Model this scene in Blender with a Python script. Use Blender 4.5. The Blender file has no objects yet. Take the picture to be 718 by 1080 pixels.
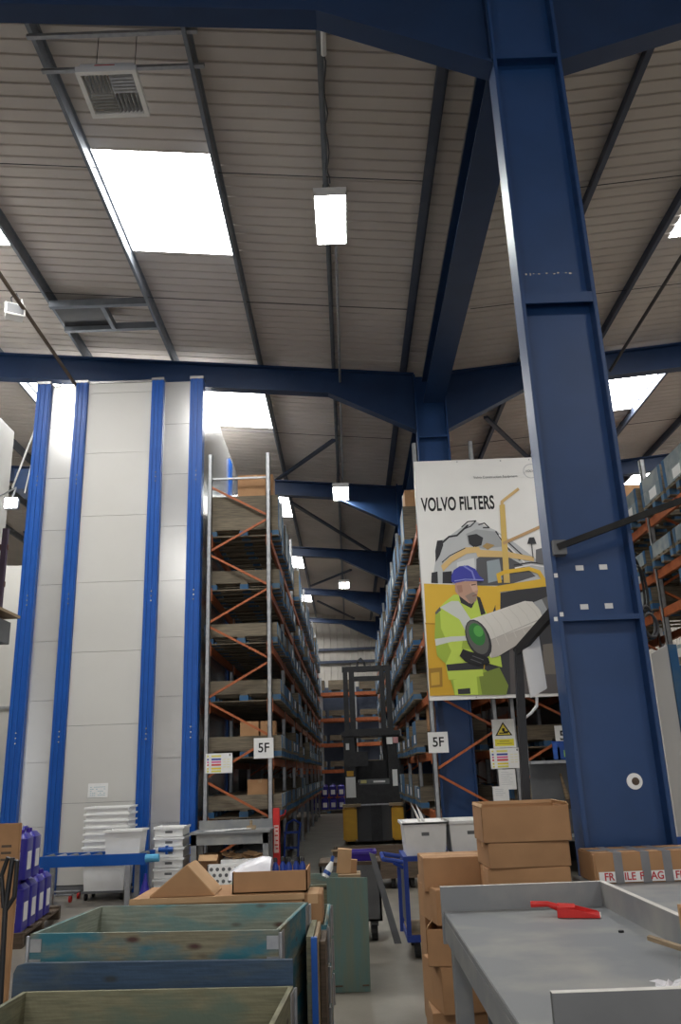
import bpy, bmesh, math, random
from mathutils import Vector, Matrix
random.seed(7)
S = bpy.context.scene
COL = S.collection
pi = math.pi

# ------------------------------------------------------------------ camera
EYE = 1.6
FPX = 860.736
RM = ((0.99934053, -0.03629078, -0.00121881),
      (0.01217673, 0.3033112, 0.95281375),
      (-0.03420868, -0.95220024, 0.30355308))
cam_d = bpy.data.cameras.new('camera')
cam = bpy.data.objects.new('camera', cam_d)
COL.objects.link(cam)
cam_d.sensor_fit = 'VERTICAL'
cam_d.sensor_height = 36.0
cam_d.lens = 36.0 * FPX / 1080.0
cam_d.clip_end = 200
M = Matrix.Identity(4)
for i in range(3):
    M[i][0] = RM[i][0]
    M[i][1] = -RM[i][1]
    M[i][2] = -RM[i][2]
M[2][3] = EYE
cam.matrix_world = M
S.camera = cam

# ------------------------------------------------------------------ world, light, exposure
W = bpy.data.worlds.new('world')
S.world = W
W.use_nodes = True
bg = W.node_tree.nodes['Background']
bg.inputs[0].default_value = (0.95, 0.96, 1.0, 1)
bg.inputs[1].default_value = 1.7
# front fill light comes in by an added, unseen opening behind the camera; the portal only guides sampling there
pl_d = bpy.data.lights.new('fill_opening_portal', 'AREA')
pl_d.shape = 'RECTANGLE'
pl_d.size, pl_d.size_y = 9.0, 4.8
pl_d.cycles.is_portal = True
pl_o = bpy.data.objects.new('fill_opening_portal', pl_d)
COL.objects.link(pl_o)
pl_o.location = (0, -8.0, 2.4)
pl_o.rotation_euler = (pi / 2, 0, 0)
SKYLIGHT = 19.0
LAMP = 70.0
S.view_settings.view_transform = 'Standard'
S.view_settings.look = 'None'
S.view_settings.exposure = 0.22
S.view_settings.gamma = 1.0
S.view_settings.use_curve_mapping = False
S.cycles.use_denoising = True
S.cycles.max_bounces = 6
S.cycles.sample_clamp_indirect = 6.0


def ray(px, py):
    v = (px - 359.0, py - 540.0, FPX)
    return [sum(RM[i][j] * v[j] for j in range(3)) for i in range(3)]


def at(px, py, Y):
    """point of the place seen at a photo pixel, at distance Y down the hall"""
    v = ray(px, py)
    t = Y / v[1]
    return Vector((v[0] * t, Y, EYE + v[2] * t))


def at_roof(px, py, off=0.0, side=-1):
    v = ray(px, py)
    t = (8.56 + off - side * .095 * 1.69 - EYE) / (v[2] - side * .095 * v[0])
    return Vector((v[0] * t, v[1] * t, EYE + v[2] * t))


def roof_z(x):
    return 8.56 + .095 * abs(x - 1.69)


# ------------------------------------------------------------------ materials
def mat(name, c, rough=.6, metal=0.0, c2=None, scale=6.0, stretch=(1, 1, 1), bump=0.0, bscale=40.0,
        lo=.38, hi=.62, detail=4.0, spec=.4, rand=0.0, trans=0.0, emit=0.0):
    m = bpy.data.materials.new(name)
    m.use_nodes = True
    nt = m.node_tree
    b = nt.nodes['Principled BSDF']
    b.inputs['Base Color'].default_value = (*c, 1)
    b.inputs['Roughness'].default_value = rough
    b.inputs['Metallic'].default_value = metal
    b.inputs['Specular IOR Level'].default_value = spec
    if trans:
        b.inputs['Transmission Weight'].default_value = trans
    if emit:
        b.inputs['Emission Color'].default_value = (*c, 1)
        b.inputs['Emission Strength'].default_value = emit
    tc = nt.nodes.new('ShaderNodeTexCoord')
    mp = nt.nodes.new('ShaderNodeMapping')
    mp.inputs['Scale'].default_value = stretch
    nt.links.new(tc.outputs['Object'], mp.inputs[0])
    oi = nt.nodes.new('ShaderNodeObjectInfo')
    mul = nt.nodes.new('ShaderNodeMath')
    mul.operation = 'MULTIPLY'
    mul.inputs[1].default_value = 37.0
    nt.links.new(oi.outputs['Random'], mul.inputs[0])
    nt.links.new(mul.outputs[0], mp.inputs['Location'])
    if c2 is not None:
        n = nt.nodes.new('ShaderNodeTexNoise')
        n.inputs['Scale'].default_value = scale
        n.inputs['Detail'].default_value = detail
        nt.links.new(mp.outputs[0], n.inputs['Vector'])
        r = nt.nodes.new('ShaderNodeMapRange')
        r.inputs[1].default_value = lo
        r.inputs[2].default_value = hi
        nt.links.new(n.outputs[0], r.inputs[0])
        mx = nt.nodes.new('ShaderNodeMix')
        mx.data_type = 'RGBA'
        mx.inputs[6].default_value = (*c, 1)
        mx.inputs[7].default_value = (*c2, 1)
        nt.links.new(r.outputs[0], mx.inputs[0])
        out = mx.outputs[2]
        if rand:
            hs = nt.nodes.new('ShaderNodeHueSaturation')
            mr = nt.nodes.new('ShaderNodeMapRange')
            mr.inputs[3].default_value = 1 - rand
            mr.inputs[4].default_value = 1 + rand
            nt.links.new(oi.outputs['Random'], mr.inputs[0])
            nt.links.new(mr.outputs[0], hs.inputs['Value'])
            nt.links.new(out, hs.inputs['Color'])
            out = hs.outputs[0]
        nt.links.new(out, b.inputs['Base Color'])
    if bump:
        n2 = nt.nodes.new('ShaderNodeTexNoise')
        n2.inputs['Scale'].default_value = bscale
        nt.links.new(mp.outputs[0], n2.inputs['Vector'])
        bp = nt.nodes.new('ShaderNodeBump')
        bp.inputs['Strength'].default_value = bump
        bp.inputs['Distance'].default_value = .01
        nt.links.new(n2.outputs[0], bp.inputs['Height'])
        nt.links.new(bp.outputs[0], b.inputs['Normal'])
    return m


def stained_wood(name, wood, stain, knot, amount=.5):
    """softwood planks: long grain, a stain in drawn-out patches and dark knots"""
    m = mat(name, wood, .75, 0, tuple(x * .72 for x in wood), 9, (.7, .7, 12), .25, 30)
    nt = m.node_tree
    b = nt.nodes['Principled BSDF']
    src = b.inputs['Base Color'].links[0].from_socket
    mp = [n for n in nt.nodes if n.type == 'MAPPING'][0]
    def layer(src, col, node_out, lo, hi):
        r = nt.nodes.new('ShaderNodeMapRange')
        r.inputs[1].default_value = lo
        r.inputs[2].default_value = hi
        nt.links.new(node_out, r.inputs[0])
        mx = nt.nodes.new('ShaderNodeMix')
        mx.data_type = 'RGBA'
        nt.links.new(r.outputs[0], mx.inputs[0])
        nt.links.new(src, mx.inputs[6])
        mx.inputs[7].default_value = (*col, 1)
        return mx.outputs[2]
    m2 = nt.nodes.new('ShaderNodeMapping')
    m2.inputs['Scale'].default_value = (1, 1, 2.6)
    nt.links.new(mp.outputs[0], m2.inputs[0])
    mp.inputs['Scale'].default_value = (1, 1, 1)
    g = nt.nodes.new('ShaderNodeMapping')
    g.inputs['Scale'].default_value = (.7, .7, 12)
    nt.links.new(mp.outputs[0], g.inputs[0])
    first = [n for n in nt.nodes if n.type == 'TEX_NOISE'][0]
    nt.links.new(g.outputs[0], first.inputs['Vector'])
    n = nt.nodes.new('ShaderNodeTexNoise')
    n.inputs['Scale'].default_value = 2.6
    n.inputs['Detail'].default_value = 5
    nt.links.new(m2.outputs[0], n.inputs['Vector'])
    src = layer(src, stain, n.outputs[0], .62 - amount * .25, .74 - amount * .2)
    v = nt.nodes.new('ShaderNodeTexVoronoi')
    v.inputs['Scale'].default_value = 3.9
    nt.links.new(m2.outputs[0], v.inputs['Vector'])
    src = layer(src, knot, v.outputs['Distance'], .19, .07)
    nt.links.new(src, b.inputs['Base Color'])
    return m


MAT = dict(
    steel_blue=mat('dark_blue_paint', (.009, .046, .150), .42, 0, (.012, .052, .168), 3, spec=.5),
    steel_blue_shaded=mat('dark_blue_paint_shaded', (.009, .031, .092), .45, 0, (.011, .036, .105), 3),  # same paint as the columns, darkened to stand in for shade under the roof
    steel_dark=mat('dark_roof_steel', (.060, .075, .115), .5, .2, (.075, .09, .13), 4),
    purlin=mat('grey_purlin_steel', (.17, .19, .22), .5, .3, (.21, .23, .26), 5),
    roof=mat('grey_roof_sheet', (.62, .575, .535), .6, 0, (.56, .515, .48), .8),
    wallsheet=mat('pale_wall_sheet', (.58, .55, .50), .6, 0, (.52, .49, .45), 1.5),
    floor=mat('worn_concrete', (.205, .185, .155), .42, 0, (.15, .135, .112), 1.6, bump=.1, bscale=60, detail=8),
    tower_white=mat('white_sheet', (.59, .58, .55), .42, 0, (.57, .56, .53), 1),
    tower_silver=mat('silver_sheet', (.66, .66, .65), .24, .7, (.63, .63, .62), 2),
    tower_blue=mat('bright_blue_paint', (.005, .078, .36), .38, 0, (.006, .086, .385), 4),
    galv=mat('galvanised_steel', (.42, .43, .44), .45, .6, (.34, .35, .37), 14),
    orange=mat('orange_paint', (.43, .12, .04), .5, 0, (.34, .09, .03), 9),
    black=mat('black_paint', (.018, .018, .02), .45, 0, (.026, .026, .028), 8),
    rubber=mat('black_rubber', (.015, .015, .016), .8, 0, (.024, .024, .024), 12),
    yellow=mat('yellow_paint', (.72, .40, .03), .45, 0, (.66, .36, .03), 6),
    red=mat('red_plastic', (.62, .025, .02), .4, 0, (.55, .02, .018), 9),
    white=mat('white_plastic', (.88, .88, .86), .4, 0, (.85, .85, .83), 6),
    milky=mat('milky_plastic', (.92, .92, .90), .35, 0, (.88, .88, .86), 9),
    paper=mat('white_paper', (.80, .80, .79), .8, 0, (.77, .77, .76), 20),
    ink=mat('black_ink', (.012, .012, .014), .6),
    card=mat('brown_cardboard', (.42, .235, .115), .8, 0, (.37, .205, .10), 5, rand=.12),
    card_in=mat('pale_cardboard', (.52, .33, .18), .8, 0, (.47, .29, .15), 5),
    tape=mat('grey_tape', (.22, .22, .23), .35, 0, (.19, .19, .20), 8),
    grey=mat('grey_bench_paint', (.215, .225, .235), .5, 0, (.33, .325, .305), 3.2, lo=.45, hi=.75, detail=8),
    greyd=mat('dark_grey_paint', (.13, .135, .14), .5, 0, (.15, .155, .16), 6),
    benchedge=mat('pale_edge', (.72, .70, .66), .6, 0, (.6, .58, .54), 8),
    weathered=mat('weathered_pale_wood', (.33, .36, .36), .75, 0, (.20, .25, .28), 5, rand=.25),
    can=mat('blue_violet_plastic', (.028, .022, .25), .35, 0, (.035, .03, .28), 6),
    trolley=mat('royal_blue_paint', (.015, .05, .30), .4, 0, (.02, .06, .33), 6),
    wood=mat('bare_wood', (.36, .27, .17), .75, 0, (.26, .19, .115), 8, (.6, .6, 9), .2, 30),
    wooddark=mat('dark_wood', (.12, .085, .06), .75, 0, (.08, .058, .04), 8, (.6, .6, 9), .2, 30),
    greywood=mat('grey_wood', (.20, .165, .115), .8, 0, (.13, .11, .08), 7, (.6, .6, 8), .2, 30, rand=.25),
    bluewood=mat('blue_painted_wood', (.028, .115, .26), .7, 0, (.07, .14, .22), 6, rand=.2),
    collar_teal=stained_wood('teal_stained_wood', (.23, .21, .14), (.03, .145, .19), (.07, .035, .03), .86),
    collar_green=stained_wood('greenish_wood', (.23, .22, .14), (.13, .17, .13), (.05, .035, .025), .55),
    collar_in=stained_wood('pale_teal_wood', (.30, .33, .27), (.14, .26, .26), (.10, .06, .045), .55),
    blueboard=stained_wood('dark_blue_board', (.04, .075, .13), (.07, .09, .10), (.03, .04, .05), .5),
    greenply=mat('green_plywood', (.10, .18, .168), .6, 0, (.135, .175, .135), 3, (6, 1, .8), .1, 20),
    purple=mat('purple_plastic', (.05, .02, .30), .4, 0, (.06, .03, .33), 8),
    bag=mat('thin_plastic_film', (.86, .86, .90), .25, 0, (.80, .80, .86), 10),
    cable=mat('dark_cable', (.05, .05, .055), .6),
    bluebox=mat('blue_bin_plastic', (.02, .08, .33), .4, 0, (.025, .09, .36), 8),
)


def glow(name, c, s):
    m = bpy.data.materials.new(name)
    m.use_nodes = True
    nt = m.node_tree
    nt.nodes.clear()
    e = nt.nodes.new('ShaderNodeEmission')
    e.inputs[0].default_value = (*c, 1)
    e.inputs[1].default_value = s
    o = nt.nodes.new('ShaderNodeOutputMaterial')
    nt.links.new(e.outputs[0], o.inputs[0])
    return m


MAT['skylight'] = glow('daylit_rooflight', (1.0, .985, .955), SKYLIGHT)
MAT['lamp'] = glow('lit_diffuser', (.94, 1.0, .96), LAMP)
MAT['flood'] = glow('lit_flood_lens', (.95, .98, 1.0), 40)
_flat = {}


def flat(c, rough=.7):
    k = tuple(round(x, 3) for x in c)
    if k not in _flat:
        _flat[k] = mat('print_ink_%d' % len(_flat), k, rough, 0, tuple(x * .97 for x in k), 2)
    return _flat[k]


# ------------------------------------------------------------------ mesh building
class MB:
    def __init__(s):
        s.bm = bmesh.new()
        s.mats = []
        s.cur = 0

    def use(s, m):
        if isinstance(m, str):
            m = MAT[m]
        if m not in s.mats:
            s.mats.append(m)
        s.cur = s.mats.index(m)
        return s

    def face(s, vs):
        try:
            f = s.bm.faces.new(vs)
            f.material_index = s.cur
            return f
        except ValueError:
            return None

    def hexa(s, p):
        v = [s.bm.verts.new(q) for q in p]
        for q in ((3, 2, 1, 0), (4, 5, 6, 7), (0, 1, 5, 4), (1, 2, 6, 5), (2, 3, 7, 6), (3, 0, 4, 7)):
            s.face([v[i] for i in q])
        return s

    def box(s, x0, x1, y0, y1, z0, z1):
        return s.hexa([(x0, y0, z0), (x1, y0, z0), (x1, y1, z0), (x0, y1, z0),
                       (x0, y0, z1), (x1, y0, z1), (x1, y1, z1), (x0, y1, z1)])

    def obox(s, mtx, x0, x1, y0, y1, z0, z1):
        return s.hexa([mtx @ Vector(q) for q in
                       [(x0, y0, z0), (x1, y0, z0), (x1, y1, z0), (x0, y1, z0),
                        (x0, y0, z1), (x1, y0, z1), (x1, y1, z1), (x0, y1, z1)]])

    def bar(s, p, q, w, h, up=(0, 0, 1)):
        p, q = Vector(p), Vector(q)
        d = (q - p).normalized()
        u = Vector(up)
        if abs(d.dot(u)) > .98:
            u = Vector((0, 1, 0))
        a = d.cross(u).normalized()
        b = a.cross(d).normalized()
        c = [a * (-w / 2) - b * (h / 2), a * (w / 2) - b * (h / 2), a * (w / 2) + b * (h / 2), a * (-w / 2) + b * (h / 2)]
        return s.hexa([p + k for k in c] + [q + k for k in c])

    def tube(s, pts, r, n=10, cap=True):
        pts = [Vector(p) for p in pts]
        rs = r if isinstance(r, (list, tuple)) else [r] * len(pts)
        rings = []
        a = None
        for i, p in enumerate(pts):
            d = (pts[min(i + 1, len(pts) - 1)] - pts[max(i - 1, 0)]).normalized()
            if a is None:
                a = d.cross(Vector((0, 0, 1)) if abs(d.z) < .9 else Vector((1, 0, 0))).normalized()
            a = (a - d * a.dot(d)).normalized()
            b = d.cross(a)
            rings.append([s.bm.verts.new(p + (a * math.cos(2 * pi * k / n) + b * math.sin(2 * pi * k / n)) * rs[i]) for k in range(n)])
        for i in range(len(rings) - 1):
            for k in range(n):
                s.face([rings[i][k], rings[i][(k + 1) % n], rings[i + 1][(k + 1) % n], rings[i + 1][k]])
        if cap:
            s.face(list(reversed(rings[0])))
            s.face(rings[-1])
        return s

    def cyl(s, p, q, r, n=16):
        return s.tube([p, q], r, n)

    def lathe(s, prof, n=20, c=(0, 0, 0)):
        """(radius, z) profile turned about a vertical axis through c"""
        rings = []
        for r, z in prof:
            rings.append([s.bm.verts.new((c[0] + r * math.cos(2 * pi * k / n), c[1] + r * math.sin(2 * pi * k / n), c[2] + z)) for k in range(n)])
        for i in range(len(rings) - 1):
            for k in range(n):
                s.face([rings[i][k], rings[i][(k + 1) % n], rings[i + 1][(k + 1) % n], rings[i + 1][k]])
        s.face(list(reversed(rings[0])))
        s.face(rings[-1])
        return s

    def prism(s, poly, d):
        """closed 3D polygon pushed along vector d"""
        d = Vector(d)
        a = [s.bm.verts.new(Vector(p)) for p in poly]
        b = [s.bm.verts.new(Vector(p) + d) for p in poly]
        n = len(a)
        s.face(list(reversed(a)))
        s.face(b)
        for i in range(n):
            s.face([a[i], a[(i + 1) % n], b[(i + 1) % n], b[i]])
        return s

    def poly(s, pts):
        s.face([s.bm.verts.new(Vector(p)) for p in pts])
        return s

    def rrect(s, w, h, r, z0, z1, c=(0, 0), n=5, top=1.0):
        """rounded rectangle in XY from z0 to z1, the upper outline scaled by top"""
        def ring(z, k):
            o = []
            for (sx, sy, a0) in ((1, 1, 0), (-1, 1, pi / 2), (-1, -1, pi), (1, -1, 3 * pi / 2)):
                for i in range(n):
                    a = a0 + pi / 2 * i / (n - 1)
                    o.append(s.bm.verts.new((c[0] + k * (sx * (w / 2 - r) + r * math.cos(a)), c[1] + k * (sy * (h / 2 - r) + r * math.sin(a)), z)))
            return o
        a, b = ring(z0, 1.0), ring(z1, top)
        s.face(list(reversed(a)))
        s.face(b)
        for i in range(len(a)):
            s.face([a[i], a[(i + 1) % len(a)], b[(i + 1) % len(a)], b[i]])
        return s

    def build(s, name, m=None, parent=None, world=True, bevel=0.0, smooth=False, seg=2, loc=None):
        bm = s.bm
        if m is not None and not s.mats:
            s.use(m)
        bmesh.ops.recalc_face_normals(bm, faces=bm.faces)
        if bevel:
            es = [e for e in bm.edges if len(e.link_faces) == 2 and e.calc_face_angle(0) > .6]
            bmesh.ops.bevel(bm, geom=es, offset=bevel, segments=seg, affect='EDGES', clamp_overlap=True)
        me = bpy.data.meshes.new(name)
        o = bpy.data.objects.new(name, me)
        COL.objects.link(o)
        off = None
        if parent is not None:
            o.parent = parent
            if world:
                q = parent
                off = Vector((0, 0, 0))
                while q is not None:
                    off += q.location
                    q = q.parent
        elif loc is not None:
            off = Vector(loc)
            o.location = off
        elif world:
            xs = [v.co for v in bm.verts]
            lo = [min(v[i] for v in xs) for i in range(3)]
            hi = [max(v[i] for v in xs) for i in range(3)]
            off = Vector(((lo[0] + hi[0]) / 2, (lo[1] + hi[1]) / 2, lo[2]))
            o.location = off
        if off is not None:
            bmesh.ops.translate(bm, verts=bm.verts, vec=-off)
        if smooth:
            for f in bm.faces:
                f.smooth = True
        bm.to_mesh(me)
        bm.free()
        for k in (s.mats or [MAT['grey']]):
            me.materials.append(k)
        if smooth:
            try:
                me.set_sharp_from_angle(angle=.7)
            except Exception:
                pass
        return o


def tag(o, label, cat, group=None):
    o['label'] = label
    o['category'] = cat
    o['kind'] = 'thing'
    if group:
        o['group'] = group
    return o


def root(name, label, cat, loc=(0, 0, 0), rz=0.0, group=None):
    o = bpy.data.objects.new(name, None)
    o.empty_display_size = .1
    COL.objects.link(o)
    o.location = loc
    o.rotation_euler = (0, 0, rz)
    return tag(o, label, cat, group)


def struct(o):
    o['kind'] = 'structure'
    return o


def dup(o, loc, rz=0.0, label=None, group=None):
    r = o.copy()
    COL.objects.link(r)
    r.location = loc
    r.rotation_euler = (0, 0, rz)
    if label:
        r['label'] = label
    if group:
        r['group'] = group
    for c in o.children:
        d = c.copy()
        COL.objects.link(d)
        d.parent = r
        for g in c.children:
            e = g.copy()
            COL.objects.link(e)
            e.parent = d
    return r


def text(name, body, mtx, size, m, parent, bold=0.0, sx=1.0, align='CENTER', label=None):
    cu = bpy.data.curves.new(name, 'FONT')
    cu.body = body
    cu.size = size
    cu.align_x = align
    cu.align_y = 'CENTER'
    cu.offset = bold
    cu.extrude = .0008
    o = bpy.data.objects.new(name, cu)
    COL.objects.link(o)
    cu.materials.append(m if not isinstance(m, str) else MAT[m])
    dg = bpy.context.evaluated_depsgraph_get()
    me = bpy.data.meshes.new_from_object(o.evaluated_get(dg))
    bpy.data.objects.remove(o)
    bpy.data.curves.remove(cu)
    o = bpy.data.objects.new(name, me)
    COL.objects.link(o)
    if not me.materials:
        me.materials.append(m if not isinstance(m, str) else MAT[m])
    me.transform(mtx @ Matrix.Diagonal((sx, 1, 1, 1)))
    o.parent = parent
    return o


FACE_CAM = Matrix.Rotation(pi / 2, 4, 'X')      # text standing up, read from -Y

# ================================================================== SETTING
b = MB().use('floor')
b.box(-14, 14, -8, 40, -.2, 0)
struct(b.build('floor'))

SKY_L = [(-5.0, -2.6), (8.4, 10.5), (14.6, 17.0), (21.8, 23.75), (28.2, 30.3), (34.6, 36.8)]
STRIPS = [(-14, -11.4, []), (-11.4, -9.6, []), (-9.6, -8.0, [(8.4, 10.5), (14.6, 17.0)]), (-8.0, -6.4, []), (-6.4, -4.78, SKY_L),
          (-4.78, -3.03, []), (-3.03, -1.43, SKY_L), (-1.43, 1.69, []),
          (1.69, 5.05, []), (5.05, 6.66, SKY_L), (6.66, 8.3, []), (8.3, 9.9, SKY_L[1:]), (9.9, 14, [])]
PITCH = .2


def corr_rows(y0, y1):
    """trapezoid profile: (y, dz) pairs"""
    out = []
    k0 = math.floor(y0 / PITCH)
    k1 = math.ceil(y1 / PITCH)
    for k in range(k0, k1 + 1):
        for f, dz in ((0, 0), (.80, 0), (.84, .022), (.96, .022)):
            y = (k + f) * PITCH
            if y0 < y < y1:
                out.append((y, dz))
    return [(y0, 0)] + out + [(y1, 0)]


def roof_piece(mb, x0, x1, y0, y1, lift):
    prev = None
    for y, dz in corr_rows(y0, y1):
        a = mb.bm.verts.new((x0, y, roof_z(x0) + lift + dz))
        c = mb.bm.verts.new((x1, y, roof_z(x1) + lift + dz))
        if prev:
            mb.face([prev[0], prev[1], c, a])
        prev = (a, c)


roof = {-1: MB().use('roof'), 1: MB().use('roof')}
nw = 1
for x0, x1, sky in STRIPS:
    side = -1 if x1 <= 1.7 else 1
    y = -8.0
    for s0, s1 in sky + [(40.0, None)]:
        roof_piece(roof[side], x0, x1, y, s0, .2)
        if s1 is not None:
            g = MB().use('skylight')
            roof_piece(g, x0 + .02, x1 - .02, s0, s1, .2)
            struct(g.build('window_%d' % nw))
            nw += 1
            y = s1
for side, nm in ((-1, 'ceiling_left'), (1, 'ceiling_right')):
    struct(roof[side].build(nm))

# end wall of upright sheeting, side walls
def sheeting(name, p, q, z1):
    mb = MB().use('wallsheet')
    p, q = Vector(p), Vector(q)
    L = (q - p).length
    d = (q - p) / L
    nrm = Vector((-d.y, d.x, 0))
    n = int(L / .333)
    prev = None
    for k in range(n + 1):
        for f, dz in ((0, 0), (.8, 0), (.86, .035), (.94, .035)):
            t = (k + f) * L / (n + 1)
            a = p + d * t + nrm * dz
            v0 = mb.bm.verts.new((a.x, a.y, 0))
            v1 = mb.bm.verts.new((a.x, a.y, z1))
            if prev:
                mb.face([prev[0], v0, v1, prev[1]])
            prev = (v0, v1)
    return struct(mb.build(name))


sheeting('wall_back', (14, 39.8, 0), (-14, 39.8, 0), 9.9)
m = MB().use('wallsheet')
m.box(-14, -4.5, -8.1, -8, 0, 10.6).box(4.5, 14, -8.1, -8, 0, 10.6).box(-4.5, 4.5, -8.1, -8, 4.8, 10.6)  # the unseen opening is added to let low front light in
struct(m.build('wall_front'))
sheeting('wall_left', (-14, 39.8, 0), (-14, -8, 0), 10.2)
sheeting('wall_right', (14, -8, 0), (14, 39.8, 0), 9.9)

# ---------------------------------------------------------------- steel frame
FRAMES = [5.52, 13.7, 19.7, 25.8, 31.9, 38.2]
ORD = ['first', 'second', 'third', 'fourth', 'fifth', 'sixth']
for k, Y in enumerate(FRAMES):
    top = roof_z(1.69) + (.0 if k else 0)
    if k == 0:
        lab = 'tall dark blue steel column standing nearest, behind the grey workbench'
    elif k == 1:
        lab = 'dark blue steel column behind the lower left of the big poster'
    else:
        lab = 'dark blue steel column in the right hand racking, %s back in the row' % ORD[k]
    c = root('steel_column', lab, 'column', (1.70, Y, 0), 0, 'blue steel columns along the valley')
    MB().use('steel_blue').box(-.255, .255, -.009, .009, 0, top - .02).build('web', parent=c, world=False)
    for sx in (-1, 1):
        MB().use('steel_blue').box(sx * .285 - (.03 if sx > 0 else 0), sx * .285 + (.03 if sx < 0 else 0), -.115, .115, 0, top - .02).build('flange', parent=c, world=False, bevel=.004)
    MB().use('steel_blue').box(-.36, .36, -.2, .2, 0, .03).build('base_plate', parent=c, world=False)
    if k < 2:
        for z in ((2.525, 4.99, 7.30) if k == 0 else (7.3,)):
            MB().use('steel_blue').box(-.255, .255, -.112, -.009, z - .0, z + .015).box(-.255, .255, -.112, -.098, z - (.07 if z > 4 and z < 6 else .02), z).build('stiffener', parent=c, world=False)
    if k == 0:
        for px, py in ((611, 599), (636, 598), (616, 640), (642, 639)):
            p = at(px, py, Y - .012)
            MB().use('paper').box(p.x - .027, p.x + .027, Y - .014, Y - .0095, p.z - .018, p.z + .018).build('bolt_patch', parent=c)
        p = at(669, 824, Y - .012)
        q = MB().use('milky')
        q.cyl((p.x, Y - .009, p.z), (p.x, Y - .016, p.z), .05, 24)
        q.use('wooddark').cyl((p.x + .005, Y - .016, p.z), (p.x + .005, Y - .020, p.z), .024, 16)
        d = q.build('hole_cover', parent=c)
        # pale scrawl marks on the web and flange edge
        q = MB().use('tower_silver')
        random.seed(3)
        for i in range(12):
            x = 1.50 + i * .03 + random.uniform(-.008, .008)
            if i in (4, 6, 9):
                continue
            q.box(x, x + random.uniform(.008, .02), Y - .0100, Y - .0092, 5.235 + random.uniform(-.006, .006), 5.243 + random.uniform(0, .01))
        q.build('chalk_marks', parent=c)
        for px, py in ((586, 607), (586, 653), (592, 648)):
            p = at(px, py, Y - .116)
            MB().use('paper').box(p.x - .012, p.x + .012, Y - .120, Y - .115, p.z - .014, p.z + .014).build('bolt_patch', parent=c)


def rafter(Y, side, zb0, zb1, top_off, haunch_z, hx, lab, first):
    """portal rafter from the valley column outwards; side -1 left, +1 right"""
    xc = 1.70 + side * .285
    xo = 1.69 + side * 12.2
    zt = lambda x: roof_z(x) + top_off
    def zb(x):
        return zb0 + (zb1 - zb0) * abs(x - 1.69) / 12.2
    xh = 1.69 + side * hx
    r = root('roof_rafter', lab, 'roof beam', (xc, Y, haunch_z), 0, 'blue roof rafters')
    poly = [(xc, Y - .008, haunch_z), (xh, Y - .008, zb(xh)), (xo, Y - .008, zb(xo)), (xo, Y - .008, zt(xo) - .01), (xc, Y - .008, zt(xc) - .01)]
    MB().use('steel_blue_shaded').prism(poly, (0, .016, 0)).build('web', parent=r)
    w = .2
    m = MB().use('steel_blue_shaded')
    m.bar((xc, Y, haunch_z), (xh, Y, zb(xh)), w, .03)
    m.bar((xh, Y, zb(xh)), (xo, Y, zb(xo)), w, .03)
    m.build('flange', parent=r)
    m = MB().use('steel_blue_shaded')
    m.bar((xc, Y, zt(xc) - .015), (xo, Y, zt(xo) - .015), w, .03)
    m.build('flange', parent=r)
    m = MB().use('steel_blue_shaded')
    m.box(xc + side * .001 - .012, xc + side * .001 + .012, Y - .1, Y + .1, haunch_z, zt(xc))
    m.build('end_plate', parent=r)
    return r


for k, Y in enumerate(FRAMES):
    for side in (-1, 1):
        hand = 'left' if side < 0 else 'right'
        lab = ('dark blue roof rafter with haunch, top %s of the nearest column' % hand if k == 0 else
               'dark blue roof rafter %s of its column, %s frame down the hall' % (hand, ORD[k]))
        if k == 0:
            rafter(Y, side, 7.78, 8.72, 0, 7.27, 1.75 if side < 0 else 2.4, lab, True)
        else:
            rafter(Y, side, 8.08, 9.22, [0, 0, -.10, -.2, -.25, -.3][k], 7.45, 1.85, lab, False)

PURLINS = [(1.25, .16), (-.05, .07), (-1.42, .07), (-3.03, .07), (-4.70, .07), (-6.42, .07), (-8.0, .07), (-9.6, .07), (-11.4, .07),
           (3.45, .11), (4.80, .09), (6.67, .08), (8.1, .08), (9.9, .07), (11.6, .07)]
PN = {1.25: 'broad dark purlin beside the valley, just left of the columns',
      -.05: 'grey steel purlin carrying the three aisle lamps',
      -1.42: 'grey steel purlin along the right edge of the big rooflight',
      -3.03: 'grey steel purlin along the left edge of the big rooflight',
      -4.70: 'grey steel purlin running above the louvred hatch and left rooflight',
      -6.42: 'grey steel purlin at the far left above the white wall box',
      3.45: 'dark steel purlin next right of the nearest blue column',
      4.80: 'dark steel purlin along the left edge of the right rooflights',
      6.67: 'dark steel purlin along the right edge of the right rooflights'}
for x, w in PURLINS:
    lab = PN.get(x, 'grey steel purlin %s of the hall, about %d metres from the columns' % ('left' if x < 1.7 else 'right', round(abs(x - 1.7))))
    z = roof_z(x)
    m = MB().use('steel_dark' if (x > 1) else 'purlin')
    m.box(x - w * .12, x + w * .12, 2, 39.6, z + .02, z + .19)
    m.box(x - w * .5, x + w * .12, 2, 39.6, z, z + .02)
    m.box(x - w * .12, x + w * .5, 2, 39.6, z + .18, z + .2)
    m.box(x - w * .5, x - w * .38, 2, 39.6, z + .02, z + .05)
    tag(m.build('roof_purlin'), lab, 'roof beam', 'steel purlins')

# valley beam between the columns
for k in range(5):
    y0, y1 = FRAMES[k] + .12, FRAMES[k + 1] - .12
    m = MB().use('steel_blue_shaded')
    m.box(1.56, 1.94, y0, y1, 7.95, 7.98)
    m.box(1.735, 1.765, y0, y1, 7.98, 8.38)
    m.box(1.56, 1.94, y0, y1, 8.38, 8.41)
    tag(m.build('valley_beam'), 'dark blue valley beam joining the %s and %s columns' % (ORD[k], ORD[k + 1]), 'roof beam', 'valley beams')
m = MB().use('galv')
m.box(1.60, 1.80, 2, 39.6, 8.60, 8.64)
tag(m.build('valley_gutter'), 'metal gutter lining under the roof valley above the columns', 'gutter')

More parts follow.
